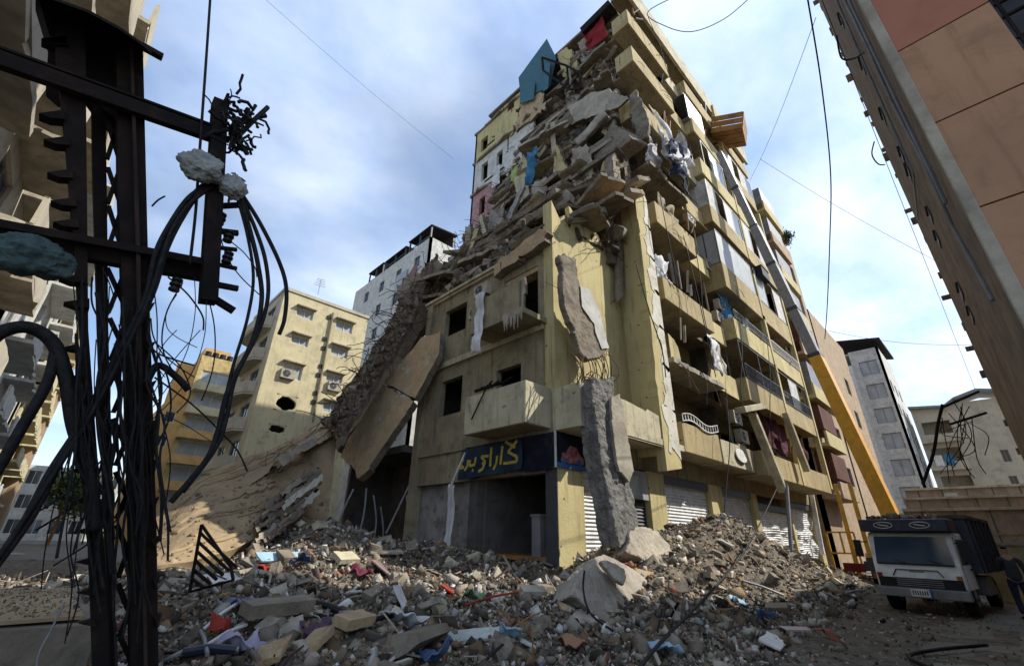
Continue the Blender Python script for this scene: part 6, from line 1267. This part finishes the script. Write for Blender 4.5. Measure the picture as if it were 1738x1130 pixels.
for i, (a, c, rd, m_, l) in enumerate([((345,1068),(405,1022),.022,WHITEP,'white pipe slanting over the lower left rubble, upper of two'),((350,1095),(418,1060),.022,WHITEP,'white pipe slanting over the lower left rubble, lower of two'),((340,1070),(352,1110),.02,GREYM,'short upright pipe joining the two white pipes'),((520,1020),(610,1052),.05,BLACKC,'thick dark pipe half buried in the left heap'),((590,1064),(700,1040),.035,BLACKC,'dark pipe running toward the crumpled white cloth'),((310,1108),(400,1104),.05,NAVY,'dark blue tube at the lower left'),((790,1026),(880,1004),.02,mat('red_pipe',(.3,.05,.03)),'thin red pipe on the rubble before the garage'),((1190,880),(1250,960),.03,WOODB,'thin wooden batten standing on top of the right heap'),((1260,985),(1330,1010),.03,GREYM,'grey pipe across the right heap'),((1420,1010),(1470,1000),.03,GREYM,'grey pipe on the street before the crane')]):
    p = ground_pt(*a,.12); q = ground_pt(*c,.14); b = B(); b.tube([p, p.lerp(q,.5)+Vector((0,0,.03)), q], rd, 8); tag(b.build('pipe', m_), l, 'pipe')
r2 = random.Random(123); blk = B(); blk.box(-.2,.2,-.1,.1,-.095,.095); blk.box(-.2,.2,-.1,-.07,.095,.1); bme = blk.mesh('building_block', CONC); bme2 = blk.mesh('building_block', CREAM); n_ = 0
while n_ < 70:
    x = r2.uniform(0,26); y = r2.uniform(2.6,15.5); d_ = math.hypot(x,y); a_ = math.degrees(math.atan2(y,x)); h = HT(x,y)
    if d_ < 5 or a_ < 8 or a_ > 90 or inblock(x,y) or h < .25: continue
    o = bpy.data.objects.new('building_block', r2.choice([bme,bme2,bme])); COL.objects.link(o); o.location = (x,y,h+.08); o.rotation_euler = (r2.gauss(0,.5), r2.gauss(0,.5), r2.uniform(0,6.3)); o.scale = (r2.uniform(.5,1.1), r2.uniform(.8,1.1), r2.uniform(.7,1.1))
    pale = o.data == bme2; side = 'on the heap before the shutters' if x > 13 else 'on the heap left of the garage corner'; tag(o, ('cream rendered' if pale else 'bare grey')+' building block lying tipped '+side, 'building block', ('cream' if pale else 'grey')+' blocks '+side); n_ += 1
# folded black security grille standing in the rubble
t = thing('window_grille', 'black bent window grille fanned out on the left heap', 'grille', ground_pt(350,985)); 
fan = [((322,1004),(342,890)),((342,890),(392,962)),((322,1004),(396,984)),((392,962),(396,984))]+[((342-20*t,890+112*t),(342-20*t+58*(1-t)+10,890+112*t+62*(1-t)+4)) for t in (.12,.26,.4,.54,.68,.82)]
for a, c in fan: b = B(); b.bar(P(*a,'y',8.6), P(*c,'y',8.3), .035); part(b, 'bar', DARKST, t)
# many thin sticks, laths and bars strewn in the rubble (uncountable)
b = B(); r = random.Random(77)
for i in range(900):
    x = r.uniform(-2,30); y = r.uniform(2.5,17); 
    if inblock(x,y) or math.hypot(x,y) < 4: continue
    h = HT(x,y)
    if h < .2: continue
    L = r.uniform(.15,.9); d = Vector((r.gauss(0,1),r.gauss(0,1),r.gauss(0,.35))).normalized()*L/2; c = Vector((x,y,h+.08)); b.m = r.randrange(4)
    if r.random() < .5: b.bar(c-d, c+d, r.uniform(.015,.06), r.uniform(.01,.03))
    else: b.tube([c-d, c+Vector((r.gauss(0,.06),r.gauss(0,.06),r.uniform(0,.08))), c+d], r.uniform(.005,.012), 4)
stuff(b.build('laths_and_bars', [WOODB, RUST, CREAML, BLACKC]))
pts = []; 
while len(pts) < 900:                                               # thin scraps of coloured litter
    x = r.uniform(-2,26); y = r.uniform(2.2,17)
    if inblock(x,y) or math.hypot(x,y) < 4 or HT(x,y) < .2: continue
    pts.append((x,y,HT(x,y)+.09))
scatter('litter_scraps', pts, sizes_pl(900,.06,.24,1.8), [(.62,.61,.58)]*4+[(.42,.43,.42)]*3+[(.12,.18,.27),(.26,.09,.06),(.33,.28,.22),(.08,.09,.08),(.42,.34,.28),(.24,.3,.31)])
# tyre tracks and stones on the street
pts = [(r.uniform(6,30), r.uniform(-.4,4.5), .0) for _ in range(1500)]; scatter('street_stones', pts, sizes_pl(1500,.02,.12,2.4))
pts = []
while len(pts) < 3200:                                              # dust and crumbs on the earth slope and ledge
    x = r.uniform(-3.4,.5); y = r.uniform(5.7,8.4); pts.append((x,y,z_+.035))
sc = scatter('ledge_crumbs', pts, sizes_pl(3200,.012,.07,2.2))
